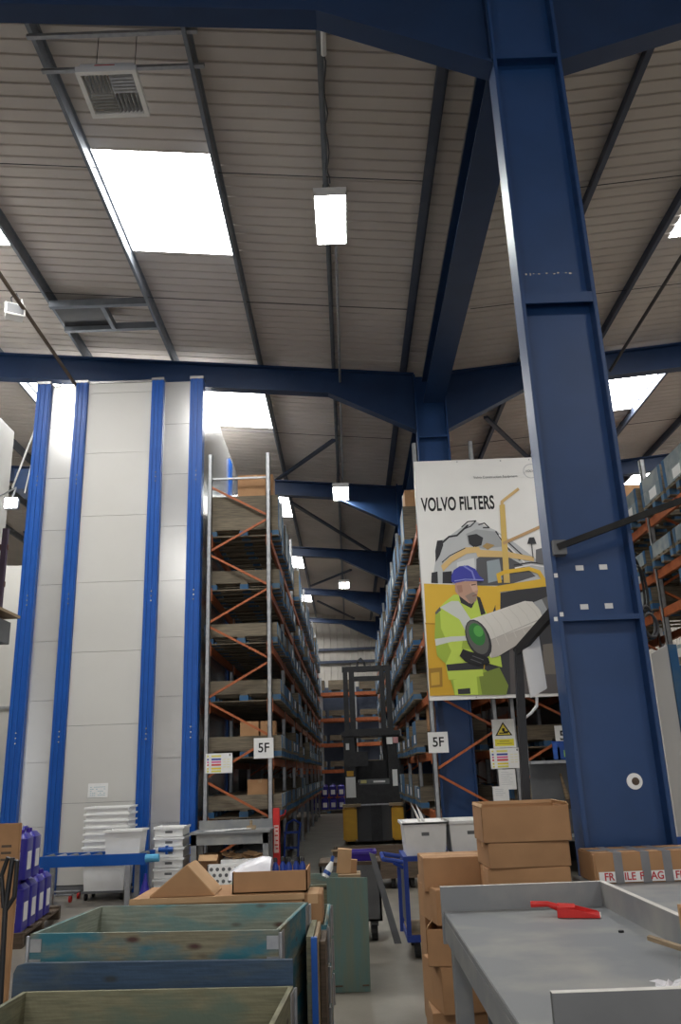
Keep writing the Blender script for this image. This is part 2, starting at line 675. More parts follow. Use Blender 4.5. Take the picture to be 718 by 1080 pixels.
BR = [((352, 464), (288, 509), -1), ((307, 530), (393, 583), -1), ((328, 618), (370, 601), -1), ((335, 634), (400, 665), -1), ((512, 440), (558, 484), 1)]
for n, (p, q, sd) in enumerate(BR):
    lab = ['diagonal dark brace rod above the top of the left rack end', 'diagonal dark brace rod behind the third rafter',
           'diagonal dark brace rod by the farthest aisle lamp', 'diagonal dark brace rod nearest the end wall', 'diagonal dark brace rod above the big poster'][n]
    a, c = at_roof(*p, -.02, sd), at_roof(*q, -.02, sd)
    for e0, e1 in ((a, c), (c, a)):
        if e0.y > 39.2:
            e0.xyz = e1 + (e0 - e1) * ((39.2 - e1.y) / (e0.y - e1.y))
    tag(MB().use('steel_dark').bar(a, c, .09, .06).build('wind_brace'), lab, 'roof brace', 'roof wind braces')
for n, (y, x0, x1) in enumerate([(8.55, -8, 1.2), (11.55, -8, 1.2), (8.9, 2.2, 9.5), (11.6, 2.2, 9.5), (16.9, -4.6, 1.2), (17.6, 2.2, 9.5)]):
    m = MB().use('cable')
    m.tube([(x0, y, roof_z(x0) + .05), (x1, y, roof_z(x1) + .05)], .006, 6)
    tag(m.build('sag_rod'), ['thin rod across the left roof just past the first lamp', 'thin rod across the left roof before the second rafter',
                             'thin rod across the right roof by the near rooflight', 'thin rod across the right roof before the second rafter',
                             'thin rod across the left roof behind the second rafter', 'thin rod across the right roof behind the second rafter'][n], 'rod', 'roof sag rods')

# pipes under the roof
m = MB().use('wooddark').tube([(-4.75, 5.7, 8.62), (-4.75, 13.55, 8.47)], .03, 8)
tag(m.build('conduit_pipe'), 'dark brown pipe under the left roof holding the white spotlight', 'pipe')
m = MB().use('cable').tube([(5.02, 5.7, 8.55), (5.02, 13.55, 8.45)], .028, 8)
tag(m.build('conduit_pipe'), 'thin dark pipe under the right roof beyond the near column', 'pipe')
c = root('conduit_pipe', 'white conduit tube with cable running to the nearest aisle lamp', 'pipe', (-.01, 5.7, 8.42))
MB().use('white').tube([(-.01, 4.5, 8.4), (-.01, 6.35, 8.4)], .028, 10).build('tube', parent=c)
MB().use('white').box(-.04, .02, 5.6, 5.66, 8.4, 8.66).build('bracket', parent=c)
pts = [(-.01 + .015 * math.sin(i * 1.3), 6.35 + i * .12, 8.40 + .05 * math.sin(i * .9)) for i in range(17)]
MB().use('cable').tube(pts, .009, 6).build('cable', parent=c)
m = MB().use('galv').tube([(.06, 8.9, 8.5), (.06, 19.0, 8.5)], .022, 8)
tag(m.build('conduit_pipe'), 'grey conduit under the roof between the first and second lamps', 'pipe')

# ---------------------------------------------------------------- lamps
for n, Y in enumerate((8.62, 19.15, 29.6)):
    l = root('high_bay_lamp', ['lit white lamp panel nearest, below the middle purlin', 'lit white lamp panel, second along the aisle, in front of a rafter',
                               'lit white lamp panel, farthest of the three along the aisle'][n], 'lamp', (0, Y, 8.16), 0, 'lit lamps along the aisle')
    z = 8.18
    m = MB().use('white')
    m.box(-.2, .2, Y - .47, Y + .47, z + .05, z + .11)
    m.box(-.2, -.185, Y - .47, Y + .47, z - .02, z + .05)
    m.box(.185, .2, Y - .47, Y + .47, z - .02, z + .05)
    m.box(-.2, .2, Y - .47, Y - .455, z - .0, z + .05)
    m.box(-.2, .2, Y + .455, Y + .47, z - .02, z + .05)
    m.build('housing', parent=l)
    MB().use('lamp').box(-.18, .18, Y - .44, Y + .44, z + .0, z + .045).build('diffuser', parent=l)
    for dx in (-.12, .12):
        MB().use('cable').tube([(dx, Y, z + .11), (-.05 + dx * .3, Y, roof_z(0))], .005, 6).build('hanging_wire', parent=l)
    m = MB().use('white')
    m.box(-.06, .06, Y - .478, Y - .47, z + .07, z + .085)
    m.build('label_strip', parent=l)

# spotlight on the left pipe
p = at(15, 330, 10.9)
sp = root('spotlight', 'white spotlight hanging from the dark pipe at upper left', 'lamp', (p.x, p.y, p.z))
q = Matrix.Translation(p) @ Matrix.Rotation(.5, 4, 'Z') @ Matrix.Rotation(-.5, 4, 'X')
m = MB().use('white')
m.obox(q, -.13, .13, -.07, .05, -.16, .12)
m.obox(q, -.15, .15, -.09, -.07, -.18, .14)
m.build('lamp_body', parent=sp, bevel=.01)
MB().use('greyd').obox(q, -.12, .12, -.095, -.09, -.15, .11).build('lens', parent=sp)
MB().use('white').tube([p + Vector((.05, 0, .12)), p + Vector((.10, 0, .22)), Vector((-4.76, 10.9, 8.55))], .02, 8).build('bracket', parent=sp)
MB().use('cable').tube([p + Vector((-.04, .02, .1)), p + Vector((-.08, .02, .28)), p + Vector((.0, .0, .34)), Vector((-4.76, 10.9, 8.56))], .012, 6).build('cable', parent=sp)

# air diffuser box hung from two struts
for n, y in enumerate((6.47, 6.9)):
    m = MB().use('galv')
    m.box(-3.05, -1.3, y - .02, y + .02, roof_z(-2) - .03, roof_z(-2) + .012)
    m.box(-3.05, -1.3, y - .028, y - .02, roof_z(-2) - .03, roof_z(-2) - .02)
    tag(m.build('strut_channel'), 'grey strut channel across the purlins, %s of the two above the louvred box' % ('nearer' if n == 0 else 'farther'), 'metal strut', 'strut channels over the louvred box')
h = root('air_diffuser', 'white louvred ceiling air unit hung from two struts at upper left', 'air vent', (-2.16, 6.61, 8.2))
cx, cy, hw = -2.165, 6.60, .30
m = MB().use('white')
z0, z1 = 8.24, 8.31
for (a, c_, d, e) in ((-hw, -hw + .045, -hw + .045, hw - .045), (hw - .045, hw, -hw + .045, hw - .045), (-hw, hw, -hw, -hw + .045), (-hw, hw, hw - .045, hw)):
    m.box(cx + a, cx + c_, cy + d, cy + e, z0, z1)
m.box(cx - hw + .03, cx + hw - .03, cy - hw + .03, cy + hw - .03, z1, z1 + .06)
m.build('casing', parent=h)
for (qx, qy, ax) in ((-1, -1, 0), (1, -1, 1), (-1, 1, 1), (1, 1, 0)):
    m = MB().use('galv')
    ox, oy = cx + qx * .127, cy + qy * .127
    for i in range(6):
        t = -.105 + i * .042
        mt = Matrix.Translation((ox + (t if ax == 0 else 0), oy + (t if ax else 0), z0 + .03)) @ Matrix.Rotation(.7 * qx, 4, 'Y' if ax == 0 else 'X')
        if ax == 0:
            m.obox(mt, -.003, .003, -.12, .12, -.02, .02)
        else:
            m.obox(mt, -.12, .12, -.003, .003, -.02, .02)
    m.build('louvre_panel', parent=h)
MB().use('greyd').cyl((cx, cy, z1 + .06), (cx, cy, z1 + .16), .14, 24).build('duct_collar', parent=h)
for dx in (-.2, .2):
    MB().use('cable').tube([(cx + dx, cy, z1), (cx + dx, 6.62, roof_z(-2.2) + .15)], .004, 6).build('hanging_wire', parent=h)
MB().use('red').box(cx - .12, cx + .08, cy - hw + .026, cy - hw + .03, z1 + .01, z1 + .04).build('label_strip', parent=h)

# framed opening in the roof
h = root('roof_hatch', 'dark framed opening between purlins at left, before the second rafter', 'roof hatch', (-3.8, 12.1, 8.98))
m = MB().use('purlin')
m.box(-4.67, -3.06, 11.66, 11.74, 9.02, 9.14)
m.box(-4.67, -3.06, 12.42, 12.50, 9.02, 9.14)
m.box(-3.85, -3.78, 11.74, 12.42, 9.02, 9.14)
m.build('trimmer_frame', parent=h)
MB().use('black').box(-4.65, -3.86, 11.74, 12.42, 9.10, 9.135).build('cover_plate', parent=h)

# ================================================================== STORAGE TOWERS
TY = 13.3
TZ = 8.43
t = root('storage_tower', 'tall white storage tower with four bright blue posts, left of the aisle', 'storage tower', (-3.85, TY, 0))
POSTS = [(-5.385, -5.14), (-4.685, -4.475), (-3.32, -3.105), (-2.63, -2.395)]
for x0, x1 in POSTS:
    m = MB().use('tower_blue')
    m.box(x0, x1, TY - .06, TY + .14, 0, TZ)
    w = (x1 - x0)
    for f in (.12, .45, .78):
        m.box(x0 + w * f, x0 + w * (f + .14), TY - .075, TY - .06, 0, TZ)
    po = m.build('post', parent=t)
    m = MB().use('tower_silver')
    m.box(x0 - .005, x1 + .005, TY - .08, TY + .14, TZ, TZ + .05)
    m.build('post_cap', parent=po)
    m = MB().use('tower_silver')
    for z in (2.2, 2.28, 2.36, 4.4, 4.48, 4.56, 6.5, 6.58, 6.66):
        m.cyl(((x0 + x1) / 2 + .02, TY - .076, z), ((x0 + x1) / 2 + .02, TY - .08, z), .012, 8)
    m.build('bolt_row', parent=po)
for n, (x0, x1, mt, dy) in enumerate([(-5.14, -4.685, 'tower_silver', .03), (-4.475, -3.32, 'tower_white', .0), (-3.105, -2.63, 'tower_silver', .03)]):
    step = .95 if mt == 'tower_silver' else 1.16
    z = .0 if n != 1 else .12
    k = 0
    m = MB().use(mt)
    while z < TZ - .02:
        ze = min(z + step, TZ)
        m.box(x0 + .004, x1 - .004, TY + dy, TY + dy + .04, z + .006, ze)
        z = ze
    m.build('front_panel', parent=t)
m = MB().use('greyd')
m.box(-5.14, -2.63, TY + .075, TY + .09, .0, TZ - .01)
m.build('backing', parent=t)
m = MB().use('tower_silver')
for k in range(4):
    m.box(-2.43, -2.395, TY + .14 + k * 1.2 + .005, TY + .14 + (k + 1) * 1.2, 0, TZ - .12)
m.build('side_panel', parent=t)
MB().use('tower_silver').box(-5.38, -5.34, TY + .14, TY + 4.9, 0, TZ - .12).build('side_panel', parent=t)
m = MB().use('tower_blue')
m.box(-2.39, -2.36, 16.4, 16.75, 0, TZ - .3)
m.build('side_post', parent=t)
MB().use('tower_silver').box(-5.36, -2.41, TY + .15, TY + 4.9, TZ - .16, TZ - .12).build('top_panel', parent=t)
MB().use('tower_silver').box(-4.475, -3.32, TY - .02, TY + .05, TZ, TZ + .04).build('top_trim', parent=t)
MB().use('greyd').box(-4.475, -3.32, TY + .005, TY + .04, 0, .115).build('kick_plate', parent=t)
# marks and notice on the white panel
p = at(103, 834, TY - .01)
s = root('paper_notice', 'white printed notice taped to the white tower panel above the tub stack', 'notice', (p.x, TY - .004, p.z - .11))
MB().use('paper').box(p.x - .155, p.x + .155, TY - .004, TY, p.z - .1, p.z + .11).build('sheet', parent=s)
m = MB().use(flat((.25, .42, .5)))
for r in range(5):
    for cidx in range(8):
        if random.random() < .8:
            m.box(p.x - .12 + cidx * .03, p.x - .12 + cidx * .03 + .022, TY - .0052, TY - .004, p.z + .05 - r * .03, p.z + .058 - r * .03)
m.build('print', parent=s)

# second tower box at the far left edge
t = root('storage_tower', 'plain white storage tower cut off by the left edge of the view', 'storage tower', (-7.4, 12.0, 0))
MB().use('tower_white').box(-8.9, -6.02, 9.6, 13.95, 3.4, 7.85).build('upper_casing', parent=t, bevel=.02)
MB().use('tower_silver').box(-8.9, -6.06, 9.7, 13.9, 0, 3.4).build('lower_casing', parent=t)
MB().use('galv').box(-8.9, -6.0, 9.58, 13.97, 3.37, 3.43).build('joint_trim', parent=t)
m = MB().use('tower_white').box(-8.5, -5.5, 17.5, 17.6, 0, 6.2)
m.use('galv').box(-8.5, -5.5, 17.48, 17.5, 3.1, 3.16)
tag(m.build('standing_sheet'), 'white sheet partition showing between the two storage towers', 'partition')

tag(MB().use('greyd').box(-2.46, -2.42, 18.3, 36.4, 0, 6.6).build('standing_sheet'), 'added dark grey shade sheet behind the left rack', 'partition')  # added sheet, its dark colour stands in for shade between the boxes
tag(MB().use('greyd').box(3.86, 3.90, 13.2, 28, 0, 5.8).build('standing_sheet'), 'added dark grey shade sheet behind the rack under the poster', 'partition')  # also added, dark in place of the shade behind this rack

p = at(11, 530, 13.0)
f = root('flood_lamp', 'bright lit flood lamp at the left edge beside the white tower', 'lamp', (p.x, p.y, p.z))
m = MB().use('galv')
m.box(p.x - .12, p.x + .12, p.y + .02, p.y + .10, p.z - .1, p.z + .1)
m.build('lamp_body', parent=f, bevel=.01)
MB().use('flood').box(p.x - .1, p.x + .1, p.y, p.y + .02, p.z - .08, p.z + .08).build('lens', parent=f)
MB().use('galv').tube([(p.x, p.y + .06, p.z + .1), (p.x + .03, p.y + .1, p.z + .3), (-6.1, 13.6, p.z + .3)], .015, 8).build('bracket', parent=f)
c = root('duct_box', 'dark blue box on a white stay, high between the two towers', 'duct', at(24, 507, 14.6))
p = at(24, 507, 14.6)
MB().use('steel_blue').box(p.x - .13, p.x + .2, p.y - .1, p.y + .5, p.z - .2, p.z + .2).build('box_body', parent=c)
MB().use('white').tube([Vector((at(37, 452, 14.5).x + .5, 14.5, roof_z(-5.2))), at(37, 452, 14.5), at(13, 515, 14.5)], .018, 8).build('stay_rod', parent=c)
MB().use('white').tube([at(33, 490, 14.5), at(26, 520, 14.5)], .014, 8).build('stay_rod', parent=c)

# small dark shelf rack at the left edge
s = root('shelf_rack', 'dark steel rack with wooden shelf cut off at the left edge', 'shelf rack', (-3.6, 8.4, 0))
pa, pb = at(-14, 548, 8.4), at(-6, 642, 8.4)
for dx, dy in ((0, 0), (-.55, 0), (0, .5), (-.55, .5)):
    MB().use(flat((.06, .04, .07))).box(pa.x + dx - .035, pa.x + dx + .025, 8.4 + dy, 8.45 + dy, 0, pa.z + .05).build('post', parent=s)
for z in (pb.z, pb.z + .42, pb.z + .85):
    for yy in (8.38, 8.92):
        MB().use(flat((.10, .05, .04))).box(pa.x - .6, pa.x + .03, yy, yy + .04, z - .06, z).build('beam', parent=s)
MB().use('wood').box(pb.x - .7, pb.x + .04, 8.3, 9.0, pb.z, pb.z + .03).build('shelf', parent=s)
MB().use('greyd').box(pb.x - .5, pb.x - .02, 8.36, 8.9, pb.z - .3, pb.z - .06).build('under_box', parent=s)

# ================================================================== PALLET RACKS
LEV = [.97, 1.86, 2.74, 3.67, 4.58, 5.51]
BAY = 2.82


def pallet_rack(name_lab, x0, x1, y0, nb, zt, braced=2, lev=LEV, skip=()):
    r = root('pallet_rack', name_lab, 'pallet rack', ((x0 + x1) / 2, y0, 0), 0, 'orange and grey pallet racks')
    for k in range(nb + 1):
        y = y0 + k * BAY
        for x in (x0, x1):
            m = MB().use('galv')
            m.box(x - .036, x + .036, y, y + .012, 0, zt)
            m.box(x - .036, x - .026, y, y + .075, 0, zt)
            m.box(x + .026, x + .036, y, y + .075, 0, zt)
            m.box(x - .07, x + .07, y - .03, y + .1, 0, .012)
            m.build('upright', parent=r)
        if k < braced:
            zs = []
            z = .36
            up = True
            while z < zt - .9:
                if k < 1:
                    MB().use('orange').bar((x0 if up else x1, y + .04, z), (x1 if up else x0, y + .04, z + .56), .03, .035).build('brace', parent=r)
                zs.append(z)
                z += .61
                up = not up
            MB().use('galv').bar((x0, y + .04, zt - .45), (x1, y + .04, zt - .45), .03, .03).build('brace', parent=r)
        else:
            m = MB().use('orange')
            z = .36
            up = True
            while z < zt - .9:
                m.bar((x0 if up else x1, y + .04, z), (x1 if up else x0, y + .04, z + .56), .03, .035)
                z += .61
                up = not up
            m.build('bracing', parent=r)
    for k in range(nb):
        if k in skip:
            continue
        y = y0 + k * BAY
        for z in lev:
            m = MB().use('orange')
            for x in (x0, x1):
                m.box(x - .025, x + .025, y + .075, y + BAY, z - .13, z - .004)
                m.box(x - .05, x + .05, y + .075, y + .085, z - .18, z + .04)
            m.build('beam_pair', parent=r)
    return r


def make_pallet(w=1.2, d=.8, mw='greywood', mb='bluewood'):
    """deck boards on three bearers and nine blocks, long side along X"""
    m = MB().use(mw)
    for i in range(5):
        y = -d / 2 + i * (d - .11) / 4
        m.box(-w / 2, w / 2, y, y + .11, .122, .144)
    for i in range(3):
        x = -w / 2 + i * (w - .12) / 2
        m.box(x, x + .12, -d / 2, d / 2, .1, .122)
    for y in (-d / 2, -.05, d / 2 - .1):
        m.box(-w / 2, w / 2, y, y + .1, 0, .02)
    m.use(mb)
    for x in (-w / 2, -.07, w / 2 - .14):
        for y in (-d / 2, -.05, d / 2 - .1):
            m.box(x, x + .14, y, y + .1, .02, .1)
    return m


def collar(m, w, d, z, long_m, short_m, h=.195, th=.022):
    m.use(long_m)
    m.box(-w / 2, w / 2, -d / 2, -d / 2 + th, z, z + h)
    m.box(-w / 2, w / 2, d / 2 - th, d / 2, z, z + h)
    m.use(short_m)
    m.box(-w / 2, -w / 2 + th, -d / 2 + th, d / 2 - th, z, z + h)
    m.box(w / 2 - th, w / 2, -d / 2 + th, d / 2 - th, z, z + h)
    return m


def make_pallet_box(n, label, group, lm='greywood', sm='bluewood', card=False):
    r = root('pallet_box', label, 'pallet box', (0, 0, 0), 0, group)
    make_pallet(1.2, .8).build('pallet', parent=r, world=False)
    for k in range(n):
        m = collar(MB(), 1.2, .8, .145 + k * .197, lm, sm)
        if sm == 'weathered':
            m.use('bluewood')
            for sx in (-1, 1):
                for sy in (-1, 1):
                    m.box(sx * .602 - .004, sx * .602 + .004, sy * .365 - .04, sy * .365 + .04, .145 + k * .197, .34 + k * .197)
        m.build('collar', parent=r, world=False)
    if card:
        for sx in (-1, 1):
            MB().use('paper').box(sx * .6 - .002, sx * .6 + .002, -.16, .10, .17, .31).build('label_card', parent=r, world=False)
    return r


def boxes_inside(name, x, y, z, w, d, h, label, rz=0, group=None, flap=False):
    r = root(name, label, 'cardboard box', (x, y, z), rz, group)
    m = MB().use('card')
    m.box(-w / 2, w / 2, -d / 2, d / 2, 0, h)
    m.build('carton', parent=r, world=False, bevel=.004)
    m = MB().use('card_in')
    m.box(-.03, .03, -d / 2 - .001, d / 2 + .001, h - .05, h + .0015)
    m.build('tape_strip', parent=r, world=False)
    return r


PROTO = {}


def put_box(kind, loc, label, group):
    n, card = kind[:2]
    if kind not in PROTO:
        PROTO[kind] = make_pallet_box(n, label, group, card=card, sm='weathered' if len(kind) > 2 else 'bluewood')
        o = PROTO[kind]
        o.location = loc
        o['label'] = label
        return o
    return dup(PROTO[kind], loc, 0, label, group)


HT = ['lowest', 'second', 'third', 'fourth', 'fifth', 'top']
NTH = ['first', 'second', 'third', 'fourth', 'fifth', 'sixth', 'seventh', 'eighth', 'ninth', 'tenth', 'eleventh', 'twelfth',
       'thirteenth', 'fourteenth', 'fifteenth', 'sixteenth', 'seventeenth', 'eighteenth', 'nineteenth', 'twentieth',
       'twenty-first', 'twenty-second', 'twenty-third', 'twenty-fourth']


def fill(side, xc, y0, nb, ystart, group, nlev=6, maxn=22):
    for li in range(nlev):
        for k in range(nb * 3):
            if k >= maxn:
                continue
            y = y0 + (k // 3) * BAY + .53 + (k % 3) * .90
            if y < ystart:
                continue
            if k > 1 and random.random() < .07:
                continue
            n = 1
            if li == 5:
                n = random.choice((1, 2, 3))
                if k == 0 and side == 'left':
                    n = 3
            elif random.random() < .25 and k > 0:
                n = 2
            card = (k > 0 and random.random() < .55)
            if n == 3:
                card = False
            lab = 'wooden pallet box, %s shelf of the %s rack, %s from front' % (HT[li], side, NTH[k])
            j = random.uniform(-.03, .03)
            ox = (.09 if side == 'left' else -.09)
            put_box((n, card) if random.random() < .5 else (n, card, 'w'), (xc + ox + j, y + random.uniform(-.02, .02), LEV[li]), lab, group)


RL = pallet_rack('tall grey and orange pallet rack on the left of the aisle, full of boxes', -2.27, -1.26, 13.35, 8, 7.0)
for c_ in RL.children:
    pass
fill('left', -1.80, 13.35, 8, 0, 'pallet boxes in the left rack')
RR = pallet_rack('tall grey and orange pallet rack on the right of the aisle, behind the poster', 1.30, 2.28, 13.15, 8, 7.0)
fill('right', 1.84, 13.35, 8, 14.1, 'pallet boxes in the right rack')
R3 = pallet_rack('second orange braced rack under the right half of the poster', 2.56, 3.60, 13.15, 5, 6.4)
for li in range(6):
    for k in range(4):
        y = 13.15 + (k // 3) * BAY + .53 + (k % 3) * .9
        lab = 'wooden pallet box, %s shelf of the rack under the poster, %s from front' % (HT[li], NTH[k])
        put_box((1, False), (3.10, y, LEV[li]), lab, 'pallet boxes in the rack under the poster')

# cartons standing in the racks
CB = [(-1.50, 13.75, LEV[5] + .737, .62, .4, .42, 'brown carton on top of the topmost boxes of the left rack'),
      (-1.62, 13.8, LEV[1] + .145, .30, .3, .43, 'brown carton in the second shelf box of the left rack, left of two'),
      (-1.32, 13.8, LEV[1] + .145, .24, .3, .43, 'brown carton in the second shelf box of the left rack, right of two'),
      (-1.45, 13.8, LEV[0] + .145, .40, .32, .42, 'brown carton standing in the lowest front box of the left rack')]
for x, y, z, w, d, h, lab in CB:
    boxes_inside('carton', x, y, z, w, d, h, lab, group='cartons in the racks')
for x, y, z, w, d, h, lab in [(1.55, 14.25, LEV[1] + .345, .45, .4, .40, 'brown carton on the second shelf of the right rack beside the 5F sign'),
                              (1.38, 15.2, LEV[5] + .75, .3, .5, .5, 'brown carton on top of the right rack left of the poster'),
                              (1.70, 14.3, LEV[0] + .345, .5, .4, .38, 'brown carton on the lowest shelf of the right rack behind the 5F sign')]:
    boxes_inside('carton', x, y, z, w, d, h, lab, group='cartons in the racks')
random.seed(11)
for i in range(26):
    side = random.choice(('left', 'right'))
    li = random.randrange(1, 6)
    k = random.randrange(3, 20)
    y = 13.35 + (k // 3) * BAY + .53 + (k % 3) * .90
    x = (-1.62 if side == 'left' else 1.66)
    boxes_inside('carton', x + random.uniform(-.05, .05), y, LEV[li] + .147, .38, .5, random.uniform(.3, .55),
                 'brown carton in the %s box along the %s shelf of the %s rack' % (NTH[k], HT[li], side), group='cartons in the racks')

# racks in the next aisle on the right
LV2 = [.9, 1.75, 2.6, 3.16, 3.70, 4.26, 5.1]
R4 = pallet_rack('orange beamed rack at the right edge, in the next aisle', 4.62, 5.6, 8.9, 5, 6.0, braced=1, lev=[1.5, 2.75, 3.70, 4.26, 5.05])
for n, z in enumerate((2.75, 3.70, 4.26, 5.05)):
    for k in range(8):
        y = 8.9 + (k // 3) * BAY + .53 + (k % 3) * .9
        if z == 3.70 and k % 3 == 2:
            continue
        lab = 'pallet box, %s shelf of the right edge rack, %s from front' % (['lowest seen', 'second', 'third', 'top'][n], NTH[k])
        put_box((2, True, 'w') if z > 5 else (1, False, 'w'), (5.10, y, z), lab, 'pallet boxes in the right edge rack')
for x, y, lab in [(4.85, 13.3, 'brown carton on the right edge rack under the far right rooflight'), (4.9, 14.3, 'second brown carton on the right edge rack under the rooflight')]:
    boxes_inside('carton', x, y, 5.05 + .54, .5, .6, .45, lab, group='cartons in the racks')

# rack across the end of the aisle
r = root('pallet_rack', 'orange beamed rack standing across the far end of the aisle', 'pallet rack', (0, 37, 0), 0, 'orange and grey pallet racks')
EL = [.72, 1.72, 2.80, 3.85, 4.95]
for x in (-2.4, -.1 - 1.1, .2 + .1, 2.0):
    for y in (36.6, 37.5):
        MB().use('galv').box(x - .05, x + .05, y, y + .08, 0, 5.6).build('upright', parent=r)
for z in EL:
    for y in (36.58, 37.54):
        MB().use('orange').box(-2.4, 2.0, y - .03, y + .03, z - .15, z - .01).build('beam', parent=r)
MB().use('steel_dark').box(-2.4, 2.0, 38.0, 38.03, 0, 5.3).build('dark_backing', parent=r)  # added sheet, coloured dark to imitate the shaded wall behind the rack
for n, z in enumerate(EL):
    for k in range(3):
        lab = 'wooden pallet box, %s beam of the far end rack, %s from left' % (['lowest', 'second', 'third', 'fourth', 'top'][n], NTH[k])
        put_box((2, False) if n == 4 else (1, True), (-1.62 + 1.36 * k, 37.06, z), lab, 'pallet boxes in the end rack')

for n, z in enumerate((6.6, 7.2)):
    tag(MB().use('steel_dark').box(-13.5, 13.5, 39.6, 39.72, z, z + .12).build('sheeting_rail'), '%s dark rail across the pale end wall' % ['lower', 'upper'][n], 'rail', 'end wall rails')

# ---------------------------------------------------------------- signs
def sign_5f(px, py, Y, lab, s=.29):
    p = at(px, py, Y)
    r = root('bay_sign', lab, 'sign', (p.x, Y, p.z - s / 2), 0, '5F bay signs')
    MB().use('paper').box(-s / 2, s / 2, 0, .004, 0, s).build('plate', parent=r, world=False)
    text('lettering', '5F', Matrix.Translation((0, -.0012, s / 2)) @ FACE_CAM, .2, 'ink', r, .003, .95)
    return r


sign_5f(278, 789, 13.345, 'white 5F sign on the right post of the left rack end', .31)
sign_5f(462, 783, 13.145, 'white 5F sign on the rack post below the poster left corner', .31)
sign_5f(596, 776, 13.145, 'white 5F sign partly hidden behind the nearest blue column', .31)


def safety_sheet(px0, py0, px1, py1, Y, lab):
    a, c = at(px0, py1, Y), at(px1, py0, Y)
    w, h = c.x - a.x, c.z - a.z
    r = root('safety_sign', lab, 'sign', ((a.x + c.x) / 2, Y, a.z), 0, 'coloured safety signs on the racks')
    MB().use('paper').box(-w / 2, w / 2, 0, .004, 0, h).build('plate', parent=r, world=False)
    m = MB()
    rows = [((.75, .68, .15), .86), ((.05, .07, .35), .70), ((.70, .15, .35), .56), ((.65, .08, .07), .42), ((.78, .62, .06), .24), ((.72, .68, .12), .10)]
    for col, f in rows:
        m.use(flat(col))
        m.box(-w * .28, w * .08, -.0012, 0, h * f - h * .045, h * f + h * .045)
        m.box(-w * .44, -w * .38, -.0012, 0, h * f - h * .04, h * f + h * .04)
    m.use(flat((.78, .74, .45)))
    for f in (.68, .55, .42, .3):
        m.box(w * .16, w * .26, -.0012, 0, h * f - h * .02, h * f + h * .02)
        m.box(w * .30, w * .40, -.0012, 0, h * f - h * .02, h * f + h * .02)
    m.use('greyd').box(w * .38, w * .43, -.0012, 0, h * .85, h * .95)
    m.build('print', parent=r, world=False)
    return r


safety_sheet(216.5, 794, 245, 816, 13.345, 'landscape safety sign with coloured bars on the left rack post')
safety_sheet(518, 788.5, 548, 811, 13.145, 'landscape safety sign with coloured bars below the yellow triangle sign')
# hazard sign
a, c = at(520.5, 789, 13.145), at(541.5, 758, 13.145)
w, h = c.x - a.x, c.z - a.z
r = root('warning_sign', 'white warning sign with black edged yellow triangle and yellow panel', 'sign', ((a.x + c.x) / 2, 13.145, a.z))
MB().use('paper').box(-w / 2, w / 2, 0, .004, 0, h).build('plate', parent=r, world=False)
m = MB().use('ink').poly([(-w * .38, -.001, h * .42), (w * .38, -.001, h * .42), (0, -.001, h * .9)])
m.use(flat((.80, .62, .08))).poly([(-w * .29, -.002, h * .455), (w * .29, -.002, h * .455), (0, -.002, h * .82)])
m.use('ink')
m.box(-.02, .02, -.003, -.002, h * .56, h * .68)
m.box(-.07, .07, -.003, -.002, h * .49, h * .53)
m.box(.0, .08, -.003, -.002, h * .53, h * .57)
m.use(flat((.80, .70, .06))).box(-w * .42, w * .42, -.001, 0, h * .06, h * .30)
m.use(flat((.35, .30, .05)))
m.box(-w * .22, w * .22, -.002, -.001, h * .21, h * .235)
m.box(-w * .33, w * .33, -.002, -.001, h * .13, h * .155)
m.build('print', parent=r, world=False)
for n, (x0, y0, x1, y1, lab) in enumerate([(527, 811, 543, 833, 'white paper notice under the coloured safety sign below the poster'),
                                           (521, 829, 536, 851, 'white paper sheet hung lowest below the poster signs')]):
    a, c = at(x0, y1, 13.145 - n * .004), at(x1, y0, 13.145 - n * .004)
    w, h = c.x - a.x, c.z - a.z
    r = root('paper_notice', lab, 'notice', ((a.x + c.x) / 2, 13.145 - n * .004, a.z))
    MB().use('paper').box(-w / 2, w / 2, 0, .003, 0, h).build('sheet', parent=r, world=False)
    m = MB().use(flat((.45, .47, .5)))
    for k in range(7 if n == 0 else 4):
        m.box(-w * .35, w * random.uniform(.1, .35), -.001, 0, h * (.85 - k * .1), h * (.865 - k * .1))
    m.build('print', parent=r, world=False)

# ---------------------------------------------------------------- poster
PY = 12.85
P00, P10, P01 = at(455.5, 739, PY), at(597, 733, PY), at(434, 487, PY)
px0, px1 = 1.245, 3.50
pz0, pz1 = P00.z, P01.z
po = root('wall_poster', 'large advertising poster of a worker in yellow holding a filter', 'poster', ((px0 + px1) / 2, PY, pz0))
MB().use(flat((.80, .785, .76), .5)).box(px0, px1, PY, PY + .03, pz0, pz1).build('board', parent=po)
m = MB()
lay = [0]


def pp(u, v):
    return at(430 + u / 4.153, 480 + v / 4.153, PY)


def ink(col, pts, new=True):
    lay[0] += 1
    y = PY - .0003 * lay[0]
    m.use(flat(col))
    q = []
    for u, v in pts:
        w_ = pp(u, v)
        q.append((min(w_.x, px1 - .01), y, w_.z))
    m.poly(q)


